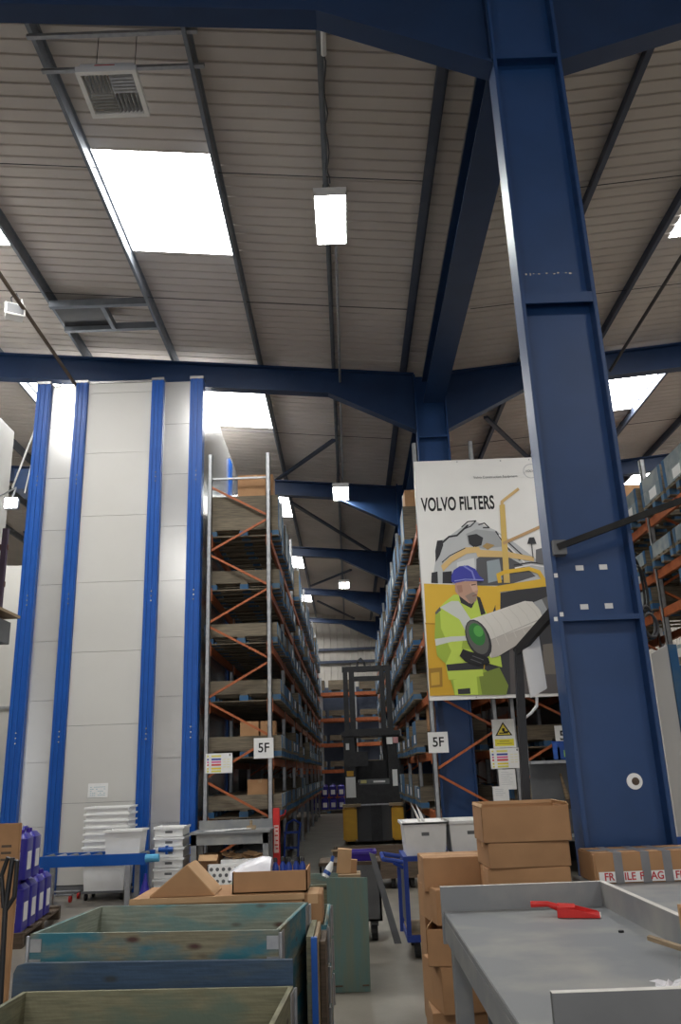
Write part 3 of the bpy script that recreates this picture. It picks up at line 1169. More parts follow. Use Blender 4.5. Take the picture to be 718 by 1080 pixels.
def line(col, pts, wd):
    """brush line through crop points"""
    lay[0] += 1
    y = PY - .0003 * lay[0]
    m.use(flat(col))
    for (a, b2) in zip(pts[:-1], pts[1:]):
        y -= .00003
        du, dv = b2[0] - a[0], b2[1] - a[1]
        L = math.hypot(du, dv) or 1
        nx, ny = -dv / L * wd / 2, du / L * wd / 2
        ex, ey = du / L * wd * .3, dv / L * wd * .3
        q = []
        for u, v in ((a[0] - ex + nx, a[1] - ey + ny), (a[0] - ex - nx, a[1] - ey - ny), (b2[0] + ex - nx, b2[1] + ey - ny), (b2[0] + ex + nx, b2[1] + ey + ny)):
            w_ = pp(u, v)
            q.append((min(w_.x, px1 - .01), y, w_.z))
        m.poly(q)


def blob(col, cu, cv, ru, rv, rot=0, n=20):
    pts = []
    for k in range(n):
        a_ = 2 * pi * k / n
        x_, y_ = ru * math.cos(a_), rv * math.sin(a_)
        pts.append((cu + x_ * math.cos(rot) - y_ * math.sin(rot), cv + x_ * math.sin(rot) + y_ * math.cos(rot)))
    ink(col, pts)


DK, GR, YE, YD = (.035, .035, .04), (.36, .37, .38), (.72, .45, .05), (.45, .24, .02)
# digger behind
ink((.50, .51, .52), [(120, 470), (128, 385), (185, 352), (250, 305), (300, 292), (385, 330), (470, 385), (560, 455), (618, 500), (622, 565), (105, 562)])
ink((.66, .66, .66), [(215, 470), (290, 450), (300, 560), (215, 560)])
ink(GR, [(255, 345), (300, 325), (380, 335), (420, 400), (330, 410), (265, 395)])
ink(DK, [(262, 352), (300, 345), (330, 362), (322, 395), (290, 405), (268, 388)])
ink((.10, .10, .11), [(300, 455), (335, 430), (430, 440), (500, 480), (560, 530), (430, 572), (300, 572)])
ink((.30, .35, .38), [(345, 465), (400, 455), (415, 545), (352, 560)])
ink(DK, [(128, 375), (152, 372), (155, 395), (140, 440), (122, 470), (120, 420)])
ink(DK, [(104, 515), (130, 510), (132, 562), (102, 560)])
ink(DK, [(152, 512), (192, 508), (196, 562), (152, 562)])
line(DK, [(150, 385), (180, 358), (215, 352), (262, 308)], 8)
line(DK, [(236, 315), (262, 292), (298, 288), (275, 312), (250, 322)], 5)
line(DK, [(310, 305), (335, 298), (356, 318), (330, 318)], 5)
line(DK, [(385, 335), (430, 400), (490, 460)], 6)
line((.78, .78, .77), [(400, 350), (440, 400), (510, 470)], 6)
line(DK, [(420, 365), (470, 410), (520, 455)], 5)
line((.8, .8, .8), [(470, 495), (540, 480), (618, 492)], 6)
line(DK, [(465, 482), (540, 470), (618, 480)], 5)
ink((.68, .47, .20), [(145, 485), (180, 450), (250, 405), (312, 402), (320, 425), (258, 432), (195, 468), (155, 510)])
line(DK, [(150, 470), (185, 440), (250, 408)], 4)
ink((.68, .47, .20), [(290, 400), (318, 415), (430, 422), (552, 446), (552, 466), (430, 448), (305, 446)])
ink((.40, .26, .10), [(325, 400), (345, 385), (380, 395), (350, 415)])
# yellow panels
ink(YE, [(70, 563), (400, 575), (402, 1000), (96, 1055)])
ink((.62, .36, .03), [(78, 735), (210, 735), (215, 1050), (96, 1055)])
ink((.34, .19, .03), [(92, 935), (150, 930), (152, 1015), (97, 1020)])
ink((.60, .36, .05), [(100, 955), (138, 950), (140, 1005), (103, 1010)])
line(YD, [(78, 738), (210, 745)], 6)
ink((.60, .35, .03), [(95, 1030), (330, 1000), (330, 1050), (96, 1055)])
# dark machine
ink((.045, .045, .05), [(402, 605), (640, 560), (682, 1042), (330, 1050), (345, 760)])
ink((.10, .09, .09), [(440, 760), (560, 850), (680, 880), (682, 1040), (450, 1045)])
ink((.17, .15, .13), [(590, 830), (665, 820), (672, 960), (600, 960)])
# rails and lamp
line((.62, .42, .18), [(412, 225), (412, 205), (430, 190), (482, 150)], 13)
ink((.66, .46, .14), [(401, 220), (424, 216), (447, 560), (420, 560)])
line((.52, .33, .16), [(420, 386), (600, 305)], 13)
line(YE, [(402, 555), (396, 525), (425, 512), (530, 498), (572, 512), (595, 548)], 17)
ink(YE, [(380, 575), (632, 535), (637, 572), (385, 602)])
ink(YE, [(380, 590), (405, 592), (404, 682), (384, 682)])
ink(YE, [(612, 560), (634, 558), (639, 628), (622, 628)])
ink(DK, [(530, 362), (552, 360), (563, 390), (522, 390)])
line(DK, [(541, 390), (548, 450)], 4)
ink((.14, .14, .15), [(560, 415), (605, 402), (617, 490), (560, 470)])
# worker
LIME, LIMD, SIL = (.52, .66, .10), (.34, .46, .06), (.60, .62, .58)
ink(LIMD, [(180, 960), (330, 935), (440, 1010), (430, 1050), (205, 1052)])
ink((.20, .26, .05), [(310, 960), (400, 930), (440, 1010), (430, 1048), (325, 1050)])
ink(LIME, [(198, 985), (300, 962), (308, 1050), (207, 1052)])
ink(DK, [(218, 1025), (272, 1021), (274, 1046), (220, 1048)])
ink(LIME, [(200, 612), (160, 645), (122, 688), (117, 800), (128, 880), (165, 915), (178, 985), (330, 968), (325, 905), (412, 930), (405, 880), (345, 880), (345, 690), (310, 640), (262, 612)])
ink(LIMD, [(120, 690), (140, 690), (145, 760), (190, 860), (165, 915), (128, 880), (117, 800)])
ink(LIMD, [(240, 812), (262, 800), (290, 850), (235, 850)])
ink(SIL, [(190, 640), (222, 640), (275, 720), (262, 790), (225, 720), (140, 668)])
ink(SIL, [(118, 806), (190, 795), (262, 792), (262, 812), (190, 818), (122, 836)])
ink(DK, [(168, 918), (335, 902), (330, 938), (174, 946)])
ink((.12, .12, .11), [(119, 690), (140, 665), (145, 680), (122, 700)])
ink(DK, [(222, 612), (232, 648), (278, 672), (292, 645), (250, 622)])
ink(DK, [(300, 618), (316, 625), (340, 695), (320, 702)])
SK = (.50, .30, .22)
ink(SK, [(206, 556), (207, 598), (225, 618), (268, 650), (292, 645), (302, 618), (306, 595), (301, 552)])
ink((.40, .22, .16), [(212, 572), (236, 570), (240, 600), (222, 606)])
ink((.30, .22, .18), [(250, 618), (285, 600), (303, 612), (298, 640), (276, 654)])
ink((.62, .40, .30), [(270, 565), (300, 562), (306, 592), (285, 600)])
line((.12, .07, .05), [(278, 570), (296, 567)], 5)
line((.25, .10, .09), [(284, 618), (300, 613)], 4)
HB = (.055, .06, .36)
ink(HB, [(190, 555), (190, 530), (200, 505), (225, 488), (262, 484), (295, 500), (313, 530), (332, 545), (331, 553), (250, 552), (205, 562)])
line((.20, .22, .60), [(245, 487), (280, 510), (292, 545)], 7)
line((.30, .32, .62), [(205, 552), (250, 545), (330, 548)], 4)
# filter element
WF = (.70, .67, .62)
ink(WF, [(270, 722), (510, 640), (545, 643), (578, 680), (596, 735), (592, 762), (395, 882), (362, 888), (300, 790)])
ink((.52, .48, .44), [(350, 812), (596, 728), (592, 762), (395, 882), (366, 888)])
line((.46, .43, .40), [(358, 812), (590, 715)], 4)
for f in range(1, 7):
    u0 = 290 + f * 38
    line((.62, .59, .54), [(u0, 720 - f * 12), (u0 + 38, 770 - f * 14), (u0 + 70, 850 - f * 17)], 3)
ink((.15, .15, .15), [(548, 646), (640, 608), (660, 700), (594, 762), (596, 735), (578, 680)])
ink(GR, [(548, 646), (585, 632), (620, 700), (612, 748), (594, 762), (596, 735), (578, 680)])
blob(DK, 308, 806, 50, 90, -.42)
blob((.12, .12, .11), 304, 800, 43, 78, -.42)
blob((.04, .20, .05), 302, 786, 32, 52, -.42)
blob((.10, .38, .08), 308, 772, 20, 26, -.42)
# gloves
ink((.02, .02, .022), [(226, 880), (240, 850), (272, 862), (318, 872), (352, 890), (358, 912), (310, 925), (250, 905)])
line((.10, .10, .11), [(282, 880), (330, 898)], 4)
line((.10, .10, .11), [(275, 895), (320, 912)], 4)
m.build('printed_picture', parent=po)
# lettering
a, c = pp(66, 218), pp(372, 212)
cxp, czp = (a.x + c.x) / 2 - (px0 + px1) / 2, (a.z + c.z) / 2 - pz0
tt = text('lettering', 'VOLVO FILTERS', Matrix.Translation((cxp, -.002, czp)) @ FACE_CAM, .325, 'ink', po, .0085, .53)
a, c = pp(280, 98), pp(486, 93)
text('lettering', 'Volvo Construction Equipment', Matrix.Translation(((a.x + c.x) / 2 - (px0 + px1) / 2, -.006, (a.z + c.z) / 2 - pz0)) @ FACE_CAM, .058, flat((.12, .12, .13)), po, .0, 1.0)
a = pp(538, 70)
g = MB().use(flat((.50, .50, .51)))
for k in range(36):
    a0, a1 = 2 * pi * k / 36, 2 * pi * (k + 1) / 36
    g.poly([(a.x + r_ * math.cos(q_), PY - .004, a.z + r_ * math.sin(q_)) for r_, q_ in ((.115, a0), (.128, a0), (.128, a1), (.115, a1))])
g.build('emblem', parent=po)
text('lettering', 'VOLVO', Matrix.Translation((a.x - (px0 + px1) / 2, -.006, a.z - pz0)) @ FACE_CAM, .055, flat((.30, .30, .31)), po, .001, 1.0)
m = MB().use('galv')
for u, v in ((215, 30), (405, 25), (38, 275), (52, 560), (60, 840), (300, 1060), (530, 20)):
    w_ = pp(u, v)
    m.cyl((w_.x, PY, w_.z), (w_.x, PY - .004, w_.z), .012, 8)
m.build('fixing_screws', parent=po)
for x in (1.42, 3.35):
    MB().use('galv').box(x - .02, x + .02, PY + .03, 13.16, pz1 - .3, pz1 - .25).build('hanger', parent=po)
    MB().use('galv').box(x - .02, x + .02, PY + .03, 13.16, pz0 + .2, pz0 + .25).build('hanger', parent=po)

# ---------------------------------------------------------------- swing arm at the near column
a = root('swing_arm', 'black steel swing arm post beside the nearest blue column', 'swing arm', (1.26, 5.95, 0))
Y = 5.95
pb, pt, pe = at(553, 880, Y), at(546, 684, Y), at(588, 648, Y)
m = MB().use('black')
m.bar((pb.x - .03, Y, 0), (pt.x, Y, pt.z), .055, .06)
m.build('post', parent=a, bevel=.006)
MB().use('black').bar((pt.x - .01, Y, pt.z - .03), (1.50, 5.66, pe.z + .02), .05, .06).build('boom', parent=a)
MB().use('black').box(pb.x - .15, pb.x + .09, Y - .12, Y + .12, 0, .02).build('base_plate', parent=a)
c0, c1, c2, c3 = at(549, 686, Y), at(566, 669, Y), at(575, 727, Y), at(558, 737, Y)
m = MB().use('white').prism([(v.x, Y - .06, v.z) for v in (c0, c3, c2, c1)], (0, .03, 0))
m.build('control_panel', parent=a, bevel=.004)
MB().use('white').tube([at(566, 735, Y), at(566, 745, Y), at(560, 752, Y), at(553, 758, Y), at(556, 800, Y), at(558, 870, Y)], .010, 8).build('cable', parent=a)
d = root('brace_bar', 'long dark grey bar crossing the nearest column towards upper right', 'metal bar', (1.47, 5.35, 3.0))
p = at(588, 577, 5.36)
q = p + (at(718, 528, 5.30) - p) * 2.2
MB().use('rubber').bar(p, q, .03, .042).build('bar', parent=d)
MB().use('greyd').box(p.x - .03, p.x + .06, 5.36, 5.44, p.z - .05, p.z + .05).build('clamp', parent=d)
# hoses on the column's far side
h = root('hose_coil', 'coiled dark hose hanging on the right side of the nearest column', 'hose', (2.1, 5.6, 2.6))
for n, (px, py, ry, rz_, mt) in enumerate([(650, 620, .10, .30, 'rubber'), (655, 624, .08, .26, 'rubber'), (655, 658, .07, .17, 'cable'), (660, 662, .06, .13, 'cable')]):
    p = at(px, py, 5.62)
    p.x = 2.03 + n * .015
    m = MB().use(mt)
    m.tube([(p.x + .07 * math.cos(k * pi / 12), 5.55 + ry * math.cos(k * pi / 12), p.z + rz_ * .62 * math.sin(k * pi / 12)) for k in range(25)], .009, 8, cap=False)
    m.build('hose_loop', parent=h)
p = at(648, 640, 5.62)
MB().use('galv').box(1.975, 2.06, 5.58, 5.66, p.z + .15, p.z + .2).build('hook', parent=h)

# board standing at the right edge
r = root('cabinet_side', 'pale grey cabinet side panel with blue edge at the right margin', 'cabinet', (2.75, 7.1, 0))
za = at(690, 688, 7.0)
m = MB().use('tower_white').prism([(2.58, 7.0, 0), (2.58, 7.0, za.z - .01), (2.73, 7.0, za.z + .06), (2.73, 7.0, 0)], (0, .04, 0))
m.build('panel', parent=r)
m = MB().use('bluewood').box(2.73, 2.80, 6.98, 7.06, 0, za.z + .06)
m.build('upright', parent=r)
for z in (1.0, 1.5, 2.0, 2.35):
    MB().use('orange').box(2.90, 3.9, 6.99, 7.05, z - .1, z).build('beam', parent=r)
MB().use('bluebox').box(2.55, 2.73, 6.97, 7.0, .95, 1.02).build('bottom_rail', parent=r)
MB().use('tower_white').box(2.9, 3.9, 6.97, 7.9, za.z - .02, za.z + .05).build('top_shelf', parent=r)
MB().use('greyd').box(2.62, 3.9, 7.85, 7.9, 0, za.z - .05).build('back_panel', parent=r)

# dark bench with tool panel seen under the poster
r = root('tool_bench', 'dark grey tool bench with back panel, behind the carton stack', 'bench', (2.15, 9.3, 0))
p0, p1 = at(560, 806, 9.3), at(607, 804, 9.3)
MB().use('greyd').box(p0.x - .02, p1.x + .3, 9.3, 9.33, .9, p0.z).build('back_panel', parent=r)
MB().use('galv').box(p0.x - .06, p1.x + .3, 9.02, 9.34, p0.z, p0.z + .03).build('top_shelf', parent=r)
MB().use('greyd').box(p0.x - .02, p1.x + .3, 8.85, 9.33, .86, .9).build('worktop', parent=r)
for x in (p0.x, p1.x + .26):
    for y in (8.87, 9.28):
        MB().use('greyd').box(x, x + .04, y, y + .04, 0, .86).build('leg', parent=r)
p = at(594, 828, 9.28)
o = root('hand_brush', 'wooden handled brush hanging on the dark tool bench panel', 'brush', (p.x, 9.27, p.z - .1))
MB().use('wood').tube([(p.x - .02, 9.28, p.z + .12), (p.x, 9.27, p.z), (p.x + .03, 9.27, p.z - .14)], [.012, .016, .03], 10).build('handle', parent=o)
MB().use('wooddark').box(p.x + .005, p.x + .06, 9.25, 9.3, p.z - .24, p.z - .13).build('bristles', parent=o)
p = at(582, 843, 9.1)
o = root('tool_holder', 'black clutter of a coiled lead and handset on the tool bench', 'tool', (p.x, 9.1, .9))
m = MB().use('black')
m.tube([(p.x - .14 + .012 * k, 9.1 + .05 * math.sin(k * .8), .95 + .09 * abs(math.sin(k * .35))) for k in range(24)], .02, 8)
m.build('lead', parent=o)
MB().use('black').box(p.x - .1, p.x + .12, 9.05, 9.15, .9, .96).build('handset', parent=o, bevel=.01)
p = at(599, 792, 9.1)
o = root('storage_bin', 'blue open bin with green label on the tool bench top shelf', 'bin', (p.x + .1, 9.15, p0.z + .03))
zb = p0.z + .031
m = MB().use('bluebox').box(p.x - .12, p.x + .2, 9.05, 9.07, zb, zb + .13).box(p.x - .12, p.x + .2, 9.27, 9.29, zb, zb + .2)
m.box(p.x - .12, p.x - .10, 9.05, 9.29, zb, zb + .18).box(p.x + .18, p.x + .2, 9.05, 9.29, zb, zb + .18).box(p.x - .12, p.x + .2, 9.05, 9.29, zb, zb + .01)
m.build('bin_body', parent=o)
MB().use(flat((.35, .65, .12))).box(p.x - .06, p.x + .06, 9.046, 9.05, zb + .03, zb + .10).build('label_card', parent=o)

# ================================================================== REACH TRUCK
FY = 20.0
f = root('reach_truck', 'yellow and black reach truck parked in the aisle, mast raised', 'reach truck', (.5, FY, 0))
m = MB().use('yellow')
for x0, x1 in ((-.22, .10), (.90, 1.18)):
    m2 = MB().use('yellow')
    m2.box(x0, x1, FY, FY + 1.3, .08, .82)
    m2.build('side_cover', parent=f, bevel=.04)
MB().use(flat((.07, .07, .075))).box(.10, .92, FY + .12, FY + 1.5, .06, .86).build('chassis', parent=f, bevel=.02)
MB().use('black').box(.42, .68, FY + .09, FY + .12, .06, .86).build('centre_cover', parent=f)
MB().use('wood').box(-.22, .2, FY - .02, FY + .5, .82, .88).build('step_edge', parent=f)
MB().use('wood').box(.86, 1.18, FY - .02, FY + .5, .82, .88).build('step_edge', parent=f)
MB().use('galv').box(.02, 1.05, FY - .01, FY + .04, .85, .88).build('edge_strip', parent=f)
m = MB().use('black')
m.box(.12, .95, FY + .3, FY + .9, .86, 1.35)
m.build('operator_console', parent=f, bevel=.03)
m = MB().use('greyd')
m.box(.18, .90, FY + .28, FY + .32, 1.3, 1.42)
m.use(flat((.55, .50, .2))).box(.22, .36, FY + .27, FY + .28, 1.33, 1.40)
m.use('paper').box(.52, .80, FY + .27, FY + .28, 1.34, 1.38)
m.build('dashboard', parent=f)
for x0, x1 in ((-.16, .12), (.90, 1.18)):
    MB().use('black').box(x0, x1, FY + .35, FY + 1.1, .86, 2.42).build('cabin_pillar', parent=f, bevel=.02)
MB().use('black').box(-.2, 1.22, FY + .3, FY + 1.3, 2.40, 2.52).build('overhead_guard', parent=f, bevel=.015)
MB().use('black').box(-.12, .42, FY + .3, FY + .34, 1.72, 2.05).build('side_plate', parent=f)
MB().use('black').box(.16, .88, FY + 1.2, FY + 1.24, 1.40, 1.85).build('rear_screen', parent=f)
for x0, x1 in ((-.12, -.0), (.03, .17), (.82, .94), (.98, 1.11)):
    MB().use('black').box(x0, x1, FY + 1.35, FY + 1.5, .3, 4.18).build('mast_rail', parent=f)
MB().use('black').box(-.14, 1.14, FY + 1.36, FY + 1.52, 4.06, 4.20).build('mast_crosshead', parent=f)
MB().use('black').box(.17, .82, FY + 1.38, FY + 1.46, 3.82, 3.94).build('mast_crossbar', parent=f)
MB().use('black').box(-.1, 1.1, FY + 1.3, FY + 1.5, 2.52, 2.62).build('mast_crossbar', parent=f)
MB().use('cable').tube([(.25, FY + 1.4, 4.2), (.27, FY + 1.4, 4.33), (.36, FY + 1.4, 4.40), (.44, FY + 1.4, 4.30), (.46, FY + 1.4, 4.18)], .03, 8).build('hydraulic_hose', parent=f)
m = MB().use('paper')
m.box(-.13, .10, FY + .345, FY + .35, 1.02, 1.48)
m.use('yellow').box(-.1, .06, FY + .345, FY + .35, 1.50, 1.62)
m.build('data_plate', parent=f)
MB().use('paper').box(.98, 1.10, FY + .34, FY + .35, 1.25, 1.62).build('data_plate', parent=f)
MB().use('paper').box(-.1, -.02, FY + .295, FY + .3, 2.1, 2.25).build('data_plate', parent=f)
MB().use('paper').box(.88, 1.02, FY + .295, FY + .3, 2.2, 2.36).build('data_plate', parent=f)
MB().use(flat((.6, .3, .3))).box(1.03, 1.16, FY + .295, FY + .3, 2.22, 2.36).build('data_plate', parent=f)
for x in (-.05, 1.02):
    MB().use('rubber').cyl((x - .08, FY + .5, .12), (x + .08, FY + .5, .12), .12, 18).build('wheel', parent=f)
    MB().use('rubber').cyl((x - .06, FY + 2.3, .12), (x + .06, FY + 2.3, .12), .12, 18).build('wheel', parent=f)
    MB().use('yellow').box(x - .09, x + .09, FY + 1.2, FY + 2.4, .14, .28).build('support_leg', parent=f)
for x in (.3, .72):
    MB().use('black').box(x - .06, x + .06, FY + 1.5, FY + 2.7, .3, .36).build('fork', parent=f)

# ================================================================== LEFT FLOOR GOODS
# roller conveyor
CY = 11.8
v = root('roller_conveyor', 'blue roller conveyor on legs in front of the white tower', 'conveyor', (-3.5, CY, 0))
zt = .655
for dy in (0, .5):
    m = MB().use('tower_blue')
    m.box(-4.30, -2.78, CY + dy - .02, CY + dy + .02, zt - .14, zt)
    m.build('side_rail', parent=v)
for k in range(9):
    x = -4.2 + k * .165
    MB().use('galv' if k % 2 else 'greyd').cyl((x, CY + .02, zt - .04), (x, CY + .48, zt - .04), .035, 12).build('roller', parent=v)
for x in (-4.2, -3.02):
    for dy in (0, .5):
        m = MB().use('galv').box(x - .03, x + .03, CY + dy - .03, CY + dy + .03, 0, zt - .14)
        m.build('leg', parent=v)
m = MB().use(flat((.10, .38, .62))).cyl((-2.78, CY - .05, zt - .06), (-2.60, CY - .05, zt - .06), .05, 16)
m.build('end_motor', parent=v)
m = MB().use('tower_blue').cyl((-2.72, CY + .45, zt + .0), (-2.52, CY + .45, zt + .0), .035, 14)
m.box(-2.62, -2.59, CY + .42, CY + .48, zt - .06, zt + .05)
m.build('drive_motor', parent=v)


def tub(name, label, cat, loc, w, d, h, mt, group=None, rz=0, taper=.9):
    """open plastic tub with rim"""
    r = root(name, label, cat, loc, rz, group)
    m = MB().use(mt)
    th = .012
    def ring(k, z, inset):
        return [m.bm.verts.new((sx * (w / 2 * k - inset), sy * (d / 2 * k - inset), z)) for sx, sy in ((-1, -1), (1, -1), (1, 1), (-1, 1))]
    o0, o1 = ring(taper, 0, 0), ring(1, h, 0)
    i0, i1 = ring(taper, th, th), ring(1, h, th)
    for a_, b_ in ((o0, o1), (i0, i1), (o1, i1)):
        for k in range(4):
            m.face([a_[k], a_[(k + 1) % 4], b_[(k + 1) % 4], b_[k]])
    m.face(o0)
    m.face(i0)
    m.build('tub_body', parent=r, world=False)
    m = MB().use(mt)
    for (x0, x1, y0, y1) in ((-w / 2 - .02, w / 2 + .02, -d / 2 - .02, -d / 2 + .012), (-w / 2 - .02, w / 2 + .02, d / 2 - .012, d / 2 + .02),
                             (-w / 2 - .02, -w / 2 + .012, -d / 2, d / 2), (w / 2 - .012, w / 2 + .02, -d / 2, d / 2)):
        m.box(x0, x1, y0, y1, h - .025, h)
    m.build('rim', parent=r, world=False)
    return r


# crates along the floor under the racks
for sd, xx in (('left', -1.62), ('right', 1.68)):
    c0_ = None
    for k in range(9):
        y = 14.75 + k * 1.06
        if abs((y - 13.35) % BAY) < .35:
            y += .3
        lab = 'dark storage crate on the floor under the %s rack, %s from the front' % (sd, NTH[k])
        if c0_ is None:
            c0_ = tub('storage_crate', lab, 'crate', (xx, y, 0), .62, .44, .42, 'greyd' if sd == 'left' else 'bluebox', 'crates on the floor under the racks')
        else:
            dup(c0_, (xx + random.uniform(-.05, .05), y, 0), random.uniform(-.1, .1), lab)

# stack of white tubs behind the conveyor
p = at(113, 935, 12.75)
T0 = tub('plastic_tub', 'white plastic tub at the bottom of the tall nested stack', 'tub', (-3.55, 12.75, .12), .62, .44, .40, 'milky', 'nested white tubs')
for k in range(8):
    lab = 'white plastic tub, %s up in the tall nested stack' % NTH[k + 1]
    if k == 7:
        lab = 'white plastic tub topmost of the tall nested stack under the notice'
    dup(T0, (-3.55 + random.uniform(-.006, .006), 12.75, .12 + (k + 1) * .090 + .0), 0, lab, 'nested white tubs')
d = root('dolly', 'low dark dolly under the tall stack of white tubs', 'dolly', (-3.55, 12.75, 0))
MB().use('greyd').box(-3.86, -3.24, 12.52, 12.98, .09, .119).build('deck', parent=d)
for x in (-3.8, -3.3):
    for y in (12.57, 12.93):
        MB().use('rubber').cyl((x - .015, y, .045), (x + .015, y, .045), .045, 14).build('caster', parent=d)
tub('plastic_tub', 'white plastic tub standing on the blue roller conveyor', 'tub', (-3.13, CY + .25, zt - .004), .50, .40, .30, 'white', None, .03)
d = root('dolly', 'low wire dolly on castors on the floor left of the conveyor leg', 'dolly', (-4.1, 12.6, 0))
MB().use('galv').tube([(-4.5, 12.4, .1), (-3.95, 12.4, .1), (-3.95, 12.8, .1), (-4.5, 12.8, .1), (-4.5, 12.4, .1)], .012, 8).build('deck_frame', parent=d)
for x in (-4.48, -3.97):
    for y in (12.42, 12.78):
        MB().use('red').cyl((x - .015, y, .045), (x + .015, y, .045), .045, 12).build('caster', parent=d)

# stack of shallow trays
def tray(loc, label):
    r = root('stacking_tray', label, 'tray', loc, 0, 'stacked white trays')
    m = MB().use('milky')
    w, dd, hh = .40, .5, .135
    m.box(-w / 2, w / 2, -dd / 2, dd / 2, 0, .012)
    for sx in (-1, 1):
        m.box(sx * w / 2 - (.012 if sx > 0 else 0), sx * w / 2 + (.012 if sx < 0 else 0), -dd / 2, dd / 2, 0, hh - .012)
    m.box(-w / 2, w / 2, dd / 2 - .012, dd / 2, 0, hh - .012)
    m.box(-w / 2, w / 2, -dd / 2, -dd / 2 + .012, 0, hh - .012)
    m.build('tray_body', parent=r, world=False)
    m = MB().use('milky')
    m.box(-w / 2 - .015, w / 2 + .015, -dd / 2 - .02, -dd / 2, hh - .035, hh - .005)
    m.box(-w / 2 - .018, -w / 2, -dd / 2, dd / 2, hh - .035, hh - .005)
    m.box(w / 2, w / 2 + .018, -dd / 2, dd / 2, hh - .035, hh - .005)
    m.build('rim', parent=r, world=False)
    MB().use('greyd').box(-.05, .05, -dd / 2 - .004, -dd / 2, .045, .075).build('hand_hole', parent=r, world=False)
    return r


p0 = at(181, 915, 12.6)
T0 = tray((p0.x, 12.6, .0), 'white stacking tray at the bottom of the tray stack by the tower')
for k in range(1, 7):
    dup(T0, (p0.x + random.uniform(-.008, .008), 12.6, k * .136), random.uniform(-.01, .01),
        'white stacking tray, %s from the floor in the stack by the tower' % NTH[k] if k < 6 else 'white stacking tray topmost in the stack right of the blue post', 'stacked white trays')

p = at(153, 932, 11.6)
c = root('funnel', 'violet blue plastic funnel standing on the floor under the conveyor end', 'funnel', (p.x, 11.6, 0))
MB().use('can').lathe([(.13, .0), (.12, .02), (.06, .22), (.02, .36), (.018, .42)], 20, (p.x, 11.6, 0)).build('cone', parent=c, smooth=True)
MB().use('can').rrect(.3, .3, .03, 0, .025, (p.x, 11.6)).build('foot', parent=c)

# grey desk at the rack end
g = root('work_table', 'grey steel table with papers in front of the left rack end', 'table', (-1.72, 12.5, 0))
x0, x1, y0, y1, z = -2.30, -1.17, 12.25, 12.95, .86
MB().use('grey').box(x0, x1, y0, y1, z - .03, z).build('tabletop', parent=g, bevel=.004)
MB().use('grey').box(x0 + .02, x1 - .02, y1 - .03, y1, z, z + .12).build('upstand', parent=g)
MB().use('grey').box(x0 + .02, x1 - .02, y0 + .02, y0 + .04, z - .17, z - .03).build('apron', parent=g)
for x in (x0 + .02, x1 - .10):
    for y in (y0 + .02, y1 - .1):
        MB().use('grey').box(x, x + .08, y, y + .08, 0, z - .03).build('leg', parent=g)
MB().use('greyd').box(x0 + .05, x1 - .05, y0 + .06, y1 - .05, .28, .31).build('lower_shelf', parent=g)
m = MB().use('paper')
for k in range(4):
    q = Matrix.Translation((-1.95 + k * .11, 12.45 + .02 * k, z + .002 + k * .004)) @ Matrix.Rotation(.2 * k - .3, 4, 'Z')
    m.obox(q, -.15, .15, -.1, .1, 0, .003)
tag(m.build('loose_papers'), 'loose white papers spread on the grey table', 'papers')
o = root('small_part', 'small tan wooden clamp block on the grey table by the upstand', 'block', (-1.45, 12.6, z))
MB().use('wood').box(-1.53, -1.40, 12.55, 12.65, z, z + .05).build('block', parent=o, bevel=.006)
MB().use('wood').cyl((-1.47, 12.6, z + .05), (-1.47, 12.6, z + .12), .02, 12).build('knob', parent=o)
o = root('open_carton', 'open brown carton with packing on the shelf under the grey table', 'cardboard box', (-1.7, 12.55, .31))
m = MB().use('card').box(-2.15, -1.9, 12.35, 12.8, .31, .55)
m.build('carton', parent=o)
MB().use('card_in').obox(Matrix.Translation((-2.02, 12.33, .56)) @ Matrix.Rotation(.5, 4, 'X'), -.14, .12, -.15, .0, 0, .008).build('flap', parent=o)
o = root('packing_tray', 'pale tray heaped with crumpled brown packing under the grey table', 'tray', (-1.5, 12.5, .31))
MB().use('milky').box(-1.86, -1.25, 12.30, 12.75, .311, .49).build('tray_body', parent=o)
m = MB().use('card_in')
random.seed(5)
for k in range(14):
    q = Matrix.Translation((-1.8 + k * .04, 12.4 + random.uniform(0, .2), .50 + random.uniform(0, .05))) @ Matrix.Rotation(random.uniform(-.6, .6), 4, 'Y') @ Matrix.Rotation(random.uniform(-.5, .5), 4, 'X')
    m.obox(q, -.07, .07, -.05, .05, 0, .012)
m.build('crumpled_paper', parent=o)
o = root('perforated_bin', 'light grey bin with rows of round holes before the grey table', 'bin', (-1.62, 12.02, 0))
x0, x1 = -2.0, -1.28
m = MB().use('milky')
m.box(x0, x1, 12.0, 12.02, .04, .45).box(x0, x0 + .02, 12.0, 12.2, .04, .45).box(x1 - .02, x1, 12.0, 12.2, .04, .45).box(x0, x1, 12.18, 12.2, .04, .45).box(x0, x1, 12.0, 12.2, .04, .06)
m.build('bin_body', parent=o)
m = MB().use('greyd')
for r_ in range(5):
    for k in range(8):
        x = x0 + .06 + k * .082 + (.04 if r_ % 2 else 0)
        if x < x1 - .04:
            m.cyl((x, 12.0, .10 + r_ * .075), (x, 11.997, .10 + r_ * .075), .024, 12)
m.build('hole_pattern', parent=o)
MB().use('black').box(x0, x1, 12.0, 12.2, 0, .04).build('foot', parent=o)

